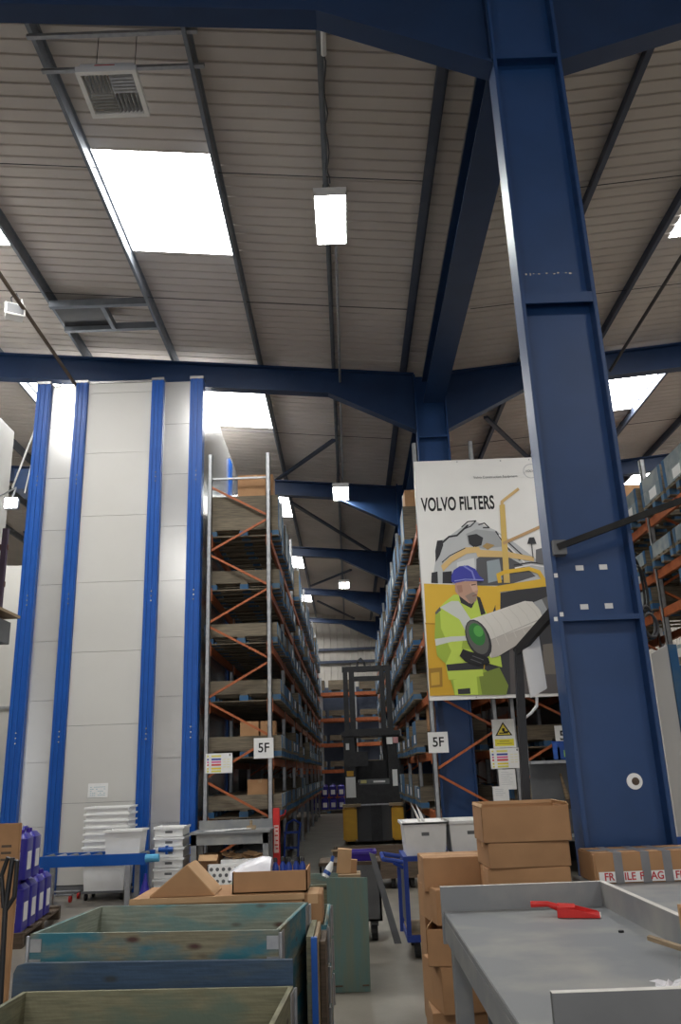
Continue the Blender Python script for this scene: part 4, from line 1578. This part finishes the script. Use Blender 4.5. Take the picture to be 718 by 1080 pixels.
# red post guard with white lettering band
p = at(289.5, 880, 12.95)
o = root('post_guard', 'red rack post guard with a white lettered band', 'post guard', (-1.14, 13.0, 0))
MB().use('red').box(-1.19, -1.09, 12.98, 13.08, 0, 1.12).build('guard', parent=o, bevel=.01)
m = MB().use(flat((.75, .55, .5))).box(-1.175, -1.105, 12.977, 12.98, .50, .88)
m.use('red')
for k, zz in enumerate((.55, .60, .66, .73, .79, .84)):
    m.box(-1.165 if k % 2 else -1.15, -1.115, 12.975, 12.977, zz, zz + .018)
m.build('lettered_band', parent=o)
MB().use('red').tube([(-1.14, 13.05, .98), (-1.06, 13.6, 1.0), (-1.05, 13.65, 1.06)], .012, 8).build('side_rail', parent=o)

# blue hand trolley and cans in the aisle mouth
o = root('hand_truck', 'dark blue hand truck standing in the aisle beside the left rack', 'hand truck', (-1.1, 15.4, 0))
for x in (-1.22, -.98):
    MB().use('trolley').tube([(x, 15.3, .12), (x + .02, 15.4, .55), (x + .05, 15.5, .76)], .018, 8).build('rail', parent=o)
    MB().use('rubber').cyl((x - .03, 15.36, .12), (x + .03, 15.36, .12), .12, 16).build('wheel', parent=o)
MB().use('trolley').tube([(-1.17, 15.5, .76), (-1.05, 15.55, .82), (-.93, 15.5, .76)], .018, 8).build('handle', parent=o)
MB().use('trolley').box(-1.24, -.96, 15.08, 15.32, .02, .035).build('toe_plate', parent=o)
for z in (.35, .6):
    MB().use('trolley').box(-1.22, -.97, 15.34 + z * .1, 15.36 + z * .1, z, z + .04).build('cross_bar', parent=o)


def jerrycan(label, loc, rz=0, group=None):
    r = root('jerrycan', label, 'jerrycan', loc, rz, group)
    m = MB().use('can')
    m.rrect(.29, .32, .04, 0, .40)
    m.rrect(.28, .31, .04, .402, .45, top=.72)
    m.build('can_body', parent=r, world=False, smooth=True)
    m = MB().use('can').tube([(0, -.10, .45), (0, -.07, .492), (0, .05, .492), (0, .09, .45)], .018, 10)
    m.build('handle', parent=r, world=False, smooth=True)
    MB().use('purple').cyl((.06, -.09, .44), (.06, -.09, .49), .03, 14).build('cap', parent=r, world=False)
    MB().use('paper').box(.1435, .1465, -.085, .085, .09, .27).build('label_card', parent=r, world=False)
    MB().use('paper').box(-.085, .085, -.1615, -.159, .09, .27).build('label_card', parent=r, world=False)
    return r


pl = root('pallet', 'dark wooden pallet on the floor under the violet jerrycans', 'pallet', (-3.93, 10.1, 0), .13)
make_pallet(.8, 1.9, 'wooddark', 'wooddark').build('pallet_body', parent=pl, world=False)
rot = Matrix.Rotation(.13, 4, 'Z')
J0 = None
cnt = 0
for tier in (0, 1):
    for c_ in range(2):
        for k in range(4):
            if tier == 1 and k > 1:
                continue
            q = rot @ Vector((.22 - c_ * .32, -.75 + k * .36, 0))
            loc = (-3.93 + q.x, 10.1 + q.y, .145 + tier * .495)
            lab = 'violet blue jerrycan, %s tier, %s row, %s from the front' % (['lower', 'upper'][tier], ['aisle side', 'hidden side'][c_], NTH[k])
            if J0 is None:
                J0 = jerrycan(lab, loc, .13, 'violet jerrycans on the dark pallet')
            else:
                dup(J0, loc, .13, lab, 'violet jerrycans on the dark pallet')
# jerrycans at the far end of the aisle
for k in range(4):
    for tier in (0, 1):
        dup(J0, (-1.45 + k * .34, 35.8, .15 + tier * .495), 0, 'violet blue jerrycan at the aisle end, %s tier, %s from left' % (['bottom', 'middle', 'top'][tier], NTH[k]), 'violet jerrycans at the aisle end')
pl = root('pallet', 'wooden pallet under the jerrycans at the far end of the aisle', 'pallet', (-.95, 35.8, 0))
make_pallet(1.5, .8).build('pallet_body', parent=pl, world=False)

# tall carton and black pole at the left margin
o = root('tall_carton', 'tall upright brown carton cut off by the left margin', 'cardboard box', (-3.1, 7.2, 0), .0)
pa = at(22, 868, 7.0)
m = MB().use('card').box(pa.x - .75, pa.x, 7.0, 7.04, 0, pa.z)
m.build('carton', parent=o, bevel=.006)
m = MB().use('wooddark')
for k in range(3):
    m.box(pa.x - .14, pa.x - .06, 6.998, 7.0, pa.z - .28 + k * .05, pa.z - .262 + k * .05)
m.build('print_marks', parent=o)
o = root('hand_truck', 'black hand truck handle and pole standing at the left margin', 'hand truck', (-2.05, 5.4, 0))
pA, pB = at(4, 1035, 5.4), at(12, 905, 5.4)
MB().use('black').tube([(pA.x, 5.4, .02), (pB.x - .02, 5.42, pB.z - .28), (pB.x, 5.42, pB.z)], .016, 10).build('pole', parent=o)
MB().use('black').tube([(pB.x - .03, 5.42, pB.z - .28), (pB.x - .06, 5.42, pB.z - .1), (pB.x - .03, 5.42, pB.z), (pB.x + .03, 5.42, pB.z - .02), (pB.x + .03, 5.42, pB.z - .22), (pB.x - .02, 5.42, pB.z - .3)], .014, 10).build('handle', parent=o)
MB().use('black').box(pA.x - .5, pA.x + .06, 5.32, 5.6, 0, .02).build('toe_plate', parent=o)

# ================================================================== FOREGROUND COLLAR BOXES
def big_box(label, x0, x1, y0, y1, n, lm, sm, lin, rz=0.0, top=None):
    w, d = x1 - x0, y1 - y0
    r = root('collar_box', label, 'pallet box', ((x0 + x1) / 2, (y0 + y1) / 2, 0), rz, 'stained wooden collar boxes')
    make_pallet(w, d, 'greywood', 'bluewood').build('pallet', parent=r, world=False)
    h = .195 if top is None else (top - .146) / n - .002
    for k in range(n):
        z = .146 + k * (h + .002)
        m = MB()
        th = .02
        m.use(lm)
        m.box(-w / 2, w / 2, -d / 2, -d / 2 + th * .5, z, z + h)
        m.box(-w / 2, w / 2, d / 2 - th * .5, d / 2, z, z + h)
        m.use(lin)
        m.box(-w / 2 + .01, w / 2 - .01, -d / 2 + th * .5, -d / 2 + th, z, z + h)
        m.box(-w / 2 + .01, w / 2 - .01, d / 2 - th, d / 2 - th * .5, z, z + h)
        m.use(sm)
        for sx in (-1, 1):
            a_, b_ = sorted((sx * w / 2, sx * (w / 2 - .01)))
            m.box(a_, b_, -d / 2 + .001, d / 2 - .001, z, z + h)
            m.use(lin)
            a_, b_ = sorted((sx * (w / 2 - .01), sx * (w / 2 - .02)))
            m.box(a_, b_, -d / 2 + th, d / 2 - th, z, z + h)
            m.use(sm)
        m.use('benchedge' if k == n - 1 else lm)
        c_ = m.build('collar', parent=r, world=False)
        for sx in (-1, 1):
            for sy in (-1, 1):
                g_ = MB().use('galv')
                X, Yy = sx * w / 2, sy * d / 2
                xa, xb = sorted((X + sx * .004, X - sx * .06))
                ya, yb = sorted((Yy + sy * .004, Yy))
                for (f0, f1) in ((.12, .42), (.58, .88)):
                    g_.box(xa, xb, ya, yb, z + h * f0, z + h * f1)
                xa, xb = sorted((X + sx * .004, X))
                ya, yb = sorted((Yy + sy * .004, Yy - sy * .10))
                g_.box(xa, xb, ya, yb, z + h * .06, z + h * .94)
                g_.cyl((X + sx * .006, Yy + sy * .006, z + h * .05), (X + sx * .006, Yy + sy * .006, z + h * .95), .010, 8)
                g_.build('hinge', parent=r, world=False)
    return r


big_box('greenish wooden collar box nearest the camera at the bottom left', -1.52, -.31, 3.20, 4.06, 3, 'collar_green', 'collar_green', 'collar_green', -.06, .72)
m = MB().use('blueboard')
pts = [(-1.585, .0), (-.29, .0), (-.29, .81), (-1.53, .81), (-1.57, .80), (-1.585, .77)]
m.prism([(x, 4.135 - .10 * (x + .93), z) for x, z in pts], (0, .03, 0))
tag(m.build('blue_board'), 'dark blue board standing on edge between the two nearest collar boxes', 'board')
big_box('teal stained collar box behind the blue board, open and empty', -1.53, -.31, 4.28, 5.12, 4, 'collar_teal', 'collar_teal', 'collar_in', -.11, .91)
big_box('teal collar box behind the empty one, holding brown cartons', -1.40, -.17, 5.24, 6.04, 3, 'collar_teal', 'collar_teal', 'collar_in', 0, .76)
fc = root('folded_collars', 'folded blue-edged collars standing upright right of the teal box', 'pallet collar', (-.22, 4.9, 0))
MB().use('tower_blue').box(-.235, -.205, 4.62, 4.66, .38, .80).build('blue_edge', parent=fc)
m = MB().use('collar_green').box(-.26, -.225, 4.66, 5.16, 0, .80)
m.build('board', parent=fc)
MB().use('wooddark').box(-.20, -.17, 4.85, 5.18, 0, .74).build('board', parent=fc)
MB().use('galv').box(-.24, -.205, 4.63, 4.66, 0, .37).build('hinge', parent=fc)
MB().use('wood').box(-.222, -.204, 4.67, 5.17, .0, .79).build('board', parent=fc)

# cartons on the third box
ze = .762
o = root('flat_carton', 'long flat brown carton lying across the box of cartons', 'cardboard box', (-.8, 5.5, ze))
m = MB().use('card').box(-1.32, -.31, 5.26, 5.80, ze, .927)
m.build('carton', parent=o, bevel=.004)
m = MB().use('card_in').box(-1.33, -.30, 5.252, 5.262, .897, .929)
m.build('flap_edge', parent=o)
pa = at(330, 947, 5.3)
boxes_inside('small_carton', pa.x - .0, 5.42, ze, .11, .3, .92 - ze, 'small brown carton at the right corner of the carton box')
o = root('tilted_carton', 'brown carton tilted onto its corner left of the bottle box', 'cardboard box', (-1.03, 5.5, .957), 0)
pa, pl_, pr_ = at(197, 908, 5.30), at(158, 946, 5.30), at(231, 946, 5.30)
m = MB().use('card')
tri = [Vector((pl_.x, 5.30, .957)), Vector((pr_.x - .03, 5.30, .957)), Vector((pa.x, 5.30, pa.z))]
m.prism(tri, (0, .03, 0))
m.build('end_wall', parent=o)
MB().use('card').prism([v + Vector((.0, .27, 0)) for v in tri], (0, .03, 0)).build('end_wall', parent=o)
m = MB().use('card_in')
for a_, b_ in ((tri[2], tri[1]), (tri[0], tri[2])):
    d_ = (b_ - a_).normalized()
    n_ = Vector((d_.z, 0, -d_.x)) * .006
    if n_.z < 0:
        n_ = -n_
    m.prism([a_, b_ + d_ * .0, b_ + n_, a_ + n_], (0, .30, 0))
m.build('side_wall', parent=o)
o = root('open_carton', 'open brown carton holding blue bottles and a white bag', 'cardboard box', (-.5, 5.5, .957))
x0, x1, y0, y1, z0, z1 = -.735, -.285, 5.33, 5.72, .957, 1.075
m = MB().use('card')
m.box(x0, x1, y0, y0 + .008, z0, z1).box(x0, x1, y1 - .008, y1, z0, z1 - .01).box(x0, x0 + .008, y0, y1, z0, z1).box(x1 - .008, x1, y0, y1, z0, z1).box(x0, x1, y0, y1, z0, z0 + .006)
m.build('carton', parent=o)
for k in range(5):
    bt = root('bottle', 'blue bottle with black cap in the open carton, %s from the left' % NTH[k], 'bottle', (-.49 + k * .042, 5.50 + (k % 2) * .04, .964), 0, 'blue bottles in the open carton')
    MB().use('trolley').lathe([(.020, 0), (.020, .118), (.009, .142), (.009, .145)], 14).build('bottle_body', parent=bt, world=False, smooth=True)
    MB().use('black').lathe([(.013, .145), (.013, .160), (.008, .170)], 12).build('cap', parent=bt, world=False, smooth=True)
m = MB().use('bag')
random.seed(9)
nx, ny = 14, 8
vg = []
for i in range(nx):
    row = []
    for j in range(ny):
        u, v_ = i / (nx - 1), j / (ny - 1)
        hgt = 1.07 + .075 * math.sin(min(u, 1) * pi * .62) * math.sin(v_ * pi) + random.uniform(-.004, .006)
        row.append(m.bm.verts.new((-.76 + u * .25, 5.34 + v_ * .30, hgt if 0 < j < ny - 1 else 1.03)))
    vg.append(row)
for i in range(nx - 1):
    for j in range(ny - 1):
        m.face([vg[i][j], vg[i + 1][j], vg[i + 1][j + 1], vg[i][j + 1]])
und = [m.bm.verts.new((x, y, .97)) for x, y in ((-.72, 5.36), (-.52, 5.36), (-.52, 5.62), (-.72, 5.62))]
m.face(und)
tag(m.build('plastic_bag', smooth=True), 'white plastic bag bulging from the open carton of bottles', 'bag')

for o_ in [o for o in COL.objects if o.parent is None and (o.name.split('.')[0] in ('tilted_carton', 'bottle', 'plastic_bag') or o.get('label') == 'open brown carton holding blue bottles and a white bag')]:
    o_.location.z -= .0275          # the loose goods sit on the flat carton's top

# ---------------------------------------------------------------- middle floor goods
m = MB().use('greenply')
x0, x1 = -.235, .09
m.hexa([(x0, 7.03, 0), (x1, 7.03, 0), (x1, 7.05, 0), (x0, 7.05, 0), (x0 + .01, 7.10, .80), (x1 + .01, 7.10, .79), (x1 + .01, 7.12, .79), (x0 + .01, 7.12, .80)])
o = root('plywood_board', 'green plywood board leaning upright in the middle of the floor', 'board', (-.07, 7.05, 0))
m.build('board', parent=o, bevel=.003)
m = MB().use('wooddark').box(-.22, -.12, 7.025, 7.034, .04, .05).box(.03, .08, 7.025, 7.034, .04, .05)
m.build('bottom_slots', parent=o)
big_box('grey green collar box behind the plywood board with tools on it', -1.05, .02, 7.2, 8.0, 3, 'collar_green', 'collar_green', 'collar_in', 0, .74)
o = root('standing_carton', 'brown carton standing on end with open flap beyond the plywood board', 'cardboard box', (-.06, 7.6, .745))
pa = at(355, 896, 7.5)
q = Matrix.Translation((pa.x + .06, 7.5, .78)) @ Matrix.Rotation(.10, 4, 'Y')
MB().use('card_in').obox(q, -.07, .05, 0, .1, 0, pa.z - .78).build('carton', parent=o)
MB().use('card').obox(q, .05, .10, .0, .1, -.05, pa.z - .86).build('flap', parent=o)
MB().use('wood').box(-.14, .05, 7.42, 7.7, .74, .78).build('lid_base', parent=o)
pa = at(350, 916, 7.4)
o = root('spray_bottle', 'white and blue spray bottle lying beside the standing carton', 'bottle', (pa.x - .03, 7.4, .745))
MB().use('white').tube([(pa.x - .06, 7.4, .77), (pa.x - .02, 7.42, .84), (pa.x, 7.43, .885)], [.03, .03, .014], 14).build('bottle_body', parent=o, smooth=True)
MB().use('bluebox').tube([(pa.x - .001, 7.43, .887), (pa.x + .012, 7.436, .93)], .014, 12).build('cap', parent=o)
MB().use('bluebox').tube([(pa.x - .05, 7.404, .79), (pa.x - .035, 7.412, .815)], .0312, 14).build('label_band', parent=o)
# tote trolley and purple tray
o = root('tote_trolley', 'dark grey wheeled tote trolley behind the plywood board', 'trolley', (.08, 9.15, 0))
m = MB().use('greyd')
m.box(-.35, .26, 8.95, 8.97, .18, .70).box(-.35, .26, 9.45, 9.47, .18, .70).box(-.35, -.33, 8.95, 9.47, .18, .70).box(.24, .26, 8.95, 9.47, .18, .70).box(-.35, .26, 8.95, 9.47, .18, .20)
m.build('tote_body', parent=o)
MB().use('wooddark').box(-.36, .27, 8.94, 9.48, .70, .73).build('rim', parent=o)
for x in (-.25, .18):
    for y in (9.02, 9.4):
        MB().use('rubber').cyl((x - .03, y, .075), (x + .03, y, .075), .075, 16).build('caster', parent=o)
        MB().use('greyd').box(x - .04, x + .04, y - .03, y + .03, .13, .18).build('caster_fork', parent=o)
tub('plastic_tray', 'purple plastic tray on top of the dark tote trolley', 'tray', (.06, 9.15, .731), .30, .30, .09, 'purple')
p, q = at(421, 993, 8.85), at(390, 896, 8.9)
m = MB().use('greyd')
m.hexa([(p.x - .05, 8.80, .0), (p.x + .02, 8.80, .0), (p.x + .02, 8.86, .0), (p.x - .05, 8.86, .0),
        (q.x - .01, 8.90, q.z - .03), (q.x + .05, 8.90, q.z - .05), (q.x + .05, 8.93, q.z - .05), (q.x - .01, 8.93, q.z - .03)])
tag(m.build('leaning_panel'), 'long grey metal panel leaning against the tote trolley', 'panel')
# dark crate in the aisle
o = root('wooden_crate', 'dark wooden crate on castors in the aisle before the reach truck', 'crate', (.35, 13.0, 0))
m = MB().use('wooddark')
for z in (.14, .27, .40):
    m.box(-.30, .92, 12.6, 12.62, z, z + .12)
m.box(-.30, -.28, 12.62, 13.4, .14, .52).box(.90, .92, 12.62, 13.4, .14, .52).box(-.3, .92, 13.38, 13.4, .14, .52).box(-.3, .92, 12.62, 13.4, .14, .16)
m.build('crate_body', parent=o)
m = MB().use('wood').box(-.32, .3, 12.58, 12.64, .52, .545)
m.build('top_batten', parent=o)
for x in (-.2, .55, .82):
    MB().use('rubber').cyl((x - .03, 12.7, .07), (x + .03, 12.7, .07), .07, 16).build('caster', parent=o)
for x in (-.2, .82):
    MB().use('rubber').cyl((x - .03, 13.3, .07), (x + .03, 13.3, .07), .07, 16).build('caster', parent=o)

# blue two tier trolley
o = root('platform_trolley', 'royal blue two-tier trolley carrying the white crates', 'trolley', (.95, 8.5, 0))
zt = .80
for x in (.47, 1.68):
    for y in (8.12, 8.75):
        MB().use('trolley').box(x - .02, x + .02, y - .02, y + .02, .19, zt).build('post', parent=o)
MB().use('trolley').box(.45, 1.70, 8.10, 8.77, .13, .19).build('deck_frame', parent=o, bevel=.005)
MB().use('wood').box(.46, 1.69, 8.11, 8.76, .191, .21).build('deck', parent=o)
MB().use('trolley').box(.45, 1.70, 8.10, 8.77, zt, zt + .04).build('top_shelf', parent=o)
m = MB().use('trolley')
m.tube([(.45, 8.16, zt - .01), (.27, 8.16, zt + .02), (.27, 8.71, zt + .02), (.45, 8.71, zt - .01)], .02, 10)
m.tube([(.45, 8.16, zt - .06), (.36, 8.16, zt - .01)], .015, 8)
m.build('push_handle', parent=o)
MB().use('trolley').box(.40, .43, 8.3, 8.34, .19, zt).build('handle_post', parent=o)
MB().use('greyd').box(.455, .475, 8.15, 8.72, .25, .78).build('end_panel', parent=o)
for x in (.54, 1.60):
    for y in (8.16, 8.70):
        MB().use('rubber').cyl((x - .025, y, .065), (x + .025, y, .065), .065, 16).build('caster', parent=o)
for k in range(3):
    x = .67 + k * .425
    r = tub('plastic_crate', 'white translucent plastic crate on the blue trolley, %s' % ['left one with a grey label', 'middle one with papers inside', 'right one behind the cartons'][k],
            'crate', (x, 8.42, zt + .041), .40, .58, .29, 'milky', 'white crates on the blue trolley')
    MB().use('greyd').box(-.035, .035, -.281, -.276, .17, .205).build('label_card', parent=r, world=False)
    m = MB().use('white').box(-.21, .21, -.31, .31, .27, .285) if k < 1 else None
    if m:
        m.build('lid', parent=r, world=False)
m = MB().use('paper')
pa = at(460, 862, 8.2)
fa, fb_ = at(448, 872, 8.22), at(433, 846, 8.22)
m.prism([(fa.x, 8.22, fa.z - .12), (fa.x + .045, 8.22, fa.z - .12), (fb_.x + .05, 8.25, fb_.z - .09), (fb_.x, 8.25, fb_.z)], (0, .006, 0))
m.prism([(fa.x + .02, 8.24, fa.z - .12), (fa.x + .06, 8.24, fa.z - .12), (fb_.x + .10, 8.28, fb_.z - .10), (fb_.x + .05, 8.28, fb_.z - .02)], (0, .006, 0))
tag(m.build('paper_folder'), 'stiff paper folder sticking up out of the white crates', 'folder')

# carton pile left of the bench
def carton(label, x0, x1, y0, y1, z0, z1, rz=0.0, openx=False, group='brown cartons by the bench', name='carton'):
    w, d, h = x1 - x0, y1 - y0, z1 - z0
    r = root(name, label, 'cardboard box', ((x0 + x1) / 2, (y0 + y1) / 2, z0), rz, group)
    m = MB().use('card')
    if openx:
        t_ = .007
        m.box(-w / 2, w / 2, -d / 2, -d / 2 + t_, 0, h).box(-w / 2, w / 2, d / 2 - t_, d / 2, 0, h)
        m.box(-w / 2, -w / 2 + t_, -d / 2, d / 2, 0, h).box(w / 2 - t_, w / 2, -d / 2, d / 2, 0, h).box(-w / 2, w / 2, -d / 2, d / 2, 0, t_)
    else:
        m.box(-w / 2, w / 2, -d / 2, d / 2, 0, h)
    m.build('carton', parent=r, world=False, bevel=.003)
    if openx:
        m = MB().use('card_in')
        for sx in (-1, 1):
            m.obox(Matrix.Translation((sx * w / 2, 0, h)) @ Matrix.Rotation(sx * 2.6, 4, 'Y'), -.003, .003, -d / 2, d / 2, -.022, 0)
        m.obox(Matrix.Translation((0, d / 2, h)), -w / 2, w / 2, -.006, 0, 0, .02)
        m.build('flap', parent=r, world=False)
    else:
        MB().use('card_in').box(-w / 2 - .001, w / 2 + .001, -.025, .025, h - .03, h + .001).build('tape_strip', parent=r, world=False)
    return r


carton('brown carton at the floor of the leaning pile left of the bench', .42, .86, 5.35, 5.85, 0, .26)
carton('brown carton second up in the pile left of the bench', .44, .80, 5.32, 5.74, .262, .50, .18)
carton('open brown carton third up in the pile left of the bench', .45, .80, 5.30, 5.70, .502, .70, -.22, True)
carton('tall narrow brown carton under the top carton of the pile', .45, .78, 5.42, 5.85, .705, .90, .16)
pa, pb = at(445, 905, 5.6), at(513, 938, 5.6)
carton('wide brown carton on top of the pile left of the bench', pa.x, pb.x + .02, 5.58, 5.95, pb.z, pa.z, .02)
carton('brown carton set behind the pile, supporting its top carton', .45, .86, 5.9, 6.4, 0, .88)
# stack of three shallow cartons
zz = [at(560, y, 5.2).z for y in (930, 915, 888, 850)]
carton('brown carton hidden lowest under the three-carton stack', .80, 1.28, 5.22, 5.62, 0, .50)
carton('brown carton forming the base of the three-carton stack', .80, 1.28, 5.22, 5.62, .502, zz[0] - .05)
carton('bottom visible brown carton of the three-carton stack behind the bench', .785, 1.265, 5.2, 5.6, zz[0] - .048, zz[1], -.02)
carton('middle brown carton of the three-carton stack behind the bench', .785, 1.265, 5.19, 5.58, zz[1] + .002, zz[2], .03)
carton('open topmost brown carton of the three-carton stack behind the bench', .77, 1.29, 5.18, 5.6, zz[2] + .002, zz[3] - .0, -.02, True)

# ================================================================== WORKBENCH
wb = root('workbench', 'grey painted packing bench with raised edges in the right foreground', 'workbench', (.9, 3.6, 0))
z = .90
MB().use('grey').box(.45, 1.29, 2.46, 4.62, z - .03, z).build('worktop', parent=wb, bevel=.003)
MB().use('grey').box(.45, .475, 2.46, 4.62, z - .13, z - .031).build('front_apron', parent=wb)
MB().use('grey').box(.44, 1.29, 4.62, 4.645, z - .15, z + .115).build('end_upstand', parent=wb)
MB().use('benchedge').box(.44, 1.29, 4.6185, 4.6465, z + .115, z + .1165).build('pale_edge', parent=wb)
MB().use('grey').box(1.265, 1.29, 2.46, 4.62, z, z + .115).build('side_upstand', parent=wb)
MB().use('benchedge').box(1.2645, 1.2905, 2.46, 4.62, z + .115, z + .117).build('pale_edge', parent=wb)
MB().use('greyd').box(.50, 1.29, 2.40, 2.425, 0, z + .135).build('near_panel', parent=wb)
MB().use('benchedge').box(.50, 1.29, 2.3995, 2.4255, z + .135, z + .1365).build('pale_edge', parent=wb)
for y in (2.5, 4.48):
    for x in (.47, 1.2):
        MB().use('grey').box(x, x + .08, y, y + .1, 0, z - .03).build('leg', parent=wb)
MB().use('greyd').box(.5, 1.27, 2.5, 4.58, .3, .33).build('lower_shelf', parent=wb)
MB().use('greyd').box(.58, .62, 3.4, 3.5, .33, z - .03).build('divider', parent=wb)
MB().use('greyd').box(.62, 1.27, 4.5, 4.52, .33, z - .03).build('dark_backing', parent=wb)
# dustpan
dp = root('dustpan', 'red plastic dustpan lying on the grey packing bench', 'dustpan', (.98, 4.33, z))
a, c, h0 = at(580, 966, 4.25), at(628, 968, 4.3), at(557, 953, 4.45)
cx, cy = 1.06, 4.36
q = Matrix.Translation((cx, cy, z + .003)) @ Matrix.Rotation(-.25, 4, 'Z') @ Matrix.Diagonal((.80, .80, .85, 1))
m = MB().use('red')
m.obox(q, -.10, .14, -.09, .09, 0, .006)
def wedge(m, q, y0, y1):
    m.prism([q @ Vector((-.10, y0, 0)), q @ Vector((.14, y0, 0)), q @ Vector((.13, y0, .012)), q @ Vector((-.02, y0, .045)), q @ Vector((-.10, y0, .052))], (q.to_3x3() @ Vector((0, y1 - y0, 0))))
wedge(m, q, -.095, -.088)
wedge(m, q, .088, .095)
m.obox(q, -.105, -.098, -.095, .095, 0, .052)
m.prism([q @ Vector((-.10, -.09, .048)), q @ Vector((-.0, -.07, .046)), q @ Vector((-.0, .07, .046)), q @ Vector((-.10, .09, .048))], (0, 0, .004))
m.build('pan', parent=dp)
MB().use('red').tube([q @ Vector((-.10, 0, .04)), q @ Vector((-.16, 0, .058)), q @ Vector((-.26, .01, .055))], [.016, .013, .015], 12).build('handle', parent=dp, smooth=True)
MB().use('benchedge').obox(q, .139, .146, -.09, .09, 0, .005).build('lip', parent=dp)
# plastic film scrap
m = MB().use('bag')
random.seed(21)
cxp, cyp = 1.08, 2.98
n = 14
vg = []
for i in range(n):
    row = []
    for j in range(8):
        u, v_ = i / (n - 1) - .5, j / 7 - .5
        row.append(m.bm.verts.new((cxp + u * .24 + random.uniform(-.008, .008), cyp + v_ * .16 + .04 * math.sin(u * 5) + random.uniform(-.006, .006), z + .003 + abs(random.gauss(0, .009)))))
    vg.append(row)
for i in range(n - 1):
    for j in range(7):
        m.face([vg[i][j], vg[i + 1][j], vg[i + 1][j + 1], vg[i][j + 1]])
for i in range(n):
    for j in range(8):
        vg[i][j].co.z = max(vg[i][j].co.z, z + .002)
tag(m.build('plastic_scrap', smooth=False), 'crumpled clear plastic film on the near part of the grey bench', 'plastic film')
pa, pb = at(677, 974, 3.4), at(718, 996, 3.1)
m = MB().use('wood')
m.hexa([(1.13, 3.55, z + .035), (1.15, 3.58, z + .035), (1.262, 2.86, z + .052), (1.243, 2.85, z + .052),
        (1.13, 3.55, z + .05), (1.15, 3.58, z + .05), (1.262, 2.86, z + .066), (1.243, 2.85, z + .066)])
pa = at(712, 945, 2.9)
o = root('carton', 'brown carton at the right margin on the grey bench with loose batten', 'cardboard box', (1.2, 2.7, z))
MB().use('card').box(pa.x - .0, 1.262, 2.50, 2.88, z + .001, z + .25).build('carton', parent=o)
m.build('batten', parent=o)
m = MB().use('card_in').box(pa.x - .002, 1.262, 2.878, 2.89, z + .16, z + .26)
m.build('flap', parent=o)
tag(MB().use('ink').cyl((1.14, 3.92, z), (1.14, 3.92, z + .008), .012, 12).build('bolt_nut'), 'small dark nut on the bench top near the raised side', 'nut')

# second bench with the taped box
wb = root('side_table', 'grey table behind the bench, bearing the taped FRAGILE box', 'table', (1.9, 4.9, 0))
zs = .955
MB().use('grey').box(1.31, 2.9, 3.3, 5.36, zs - .04, zs).build('tabletop', parent=wb, bevel=.003)
for x in (1.33, 2.8):
    for y in (3.35, 5.26):
        MB().use('grey').box(x, x + .07, y, y + .07, 0, zs - .04).build('leg', parent=wb)
MB().use('greyd').box(1.33, 2.87, 3.35, 5.3, .3, .33).build('lower_shelf', parent=wb)
fx0, fx1, fy, fz1 = 1.345, 2.15, 4.98, 1.115
fb = root('fragile_box', 'long brown box wrapped with grey and FRAGILE tape', 'cardboard box', ((fx0 + fx1) / 2, 5.1, zs))
MB().use('card').box(fx0, fx1, fy, 5.32, zs + .001, fz1).build('carton', parent=fb, bevel=.008)
for px in (651, 680, 703):
    xx = at(px, 905, fy).x
    m = MB().use('tape')
    m.box(xx - .024, xx + .024, fy - .002, fy, zs + .002, fz1)
    m.box(xx - .024, xx + .024, fy - .002, 5.322, fz1, fz1 + .002)
    m.build('grey_tape', parent=fb)
m = MB().use('paper')
m.box(fx0 + .02, fx1, fy - .0012, fy, zs + .008, zs + .062)
m.build('printed_tape', parent=fb)
RED = flat((.50, .05, .06))
mtx0 = Matrix.Translation((-(fx0 + fx1) / 2, -5.1, -zs))
for px, bt in ((641, 'FR'), (663, 'ILE'), (675.5, 'F'), (692, 'AG'), (716, 'FR')):
    pa = at(px, 914, fy)
    text('lettering', bt, mtx0 @ Matrix.Translation((pa.x, fy - .0026, zs + .035)) @ FACE_CAM, .055, RED, fb, .001, .95)
m = MB().use('tape').box(fx0 + .01, fx1, fy + .12, fy + .2, fz1, fz1 + .0015)
m.build('seam_tape', parent=fb)
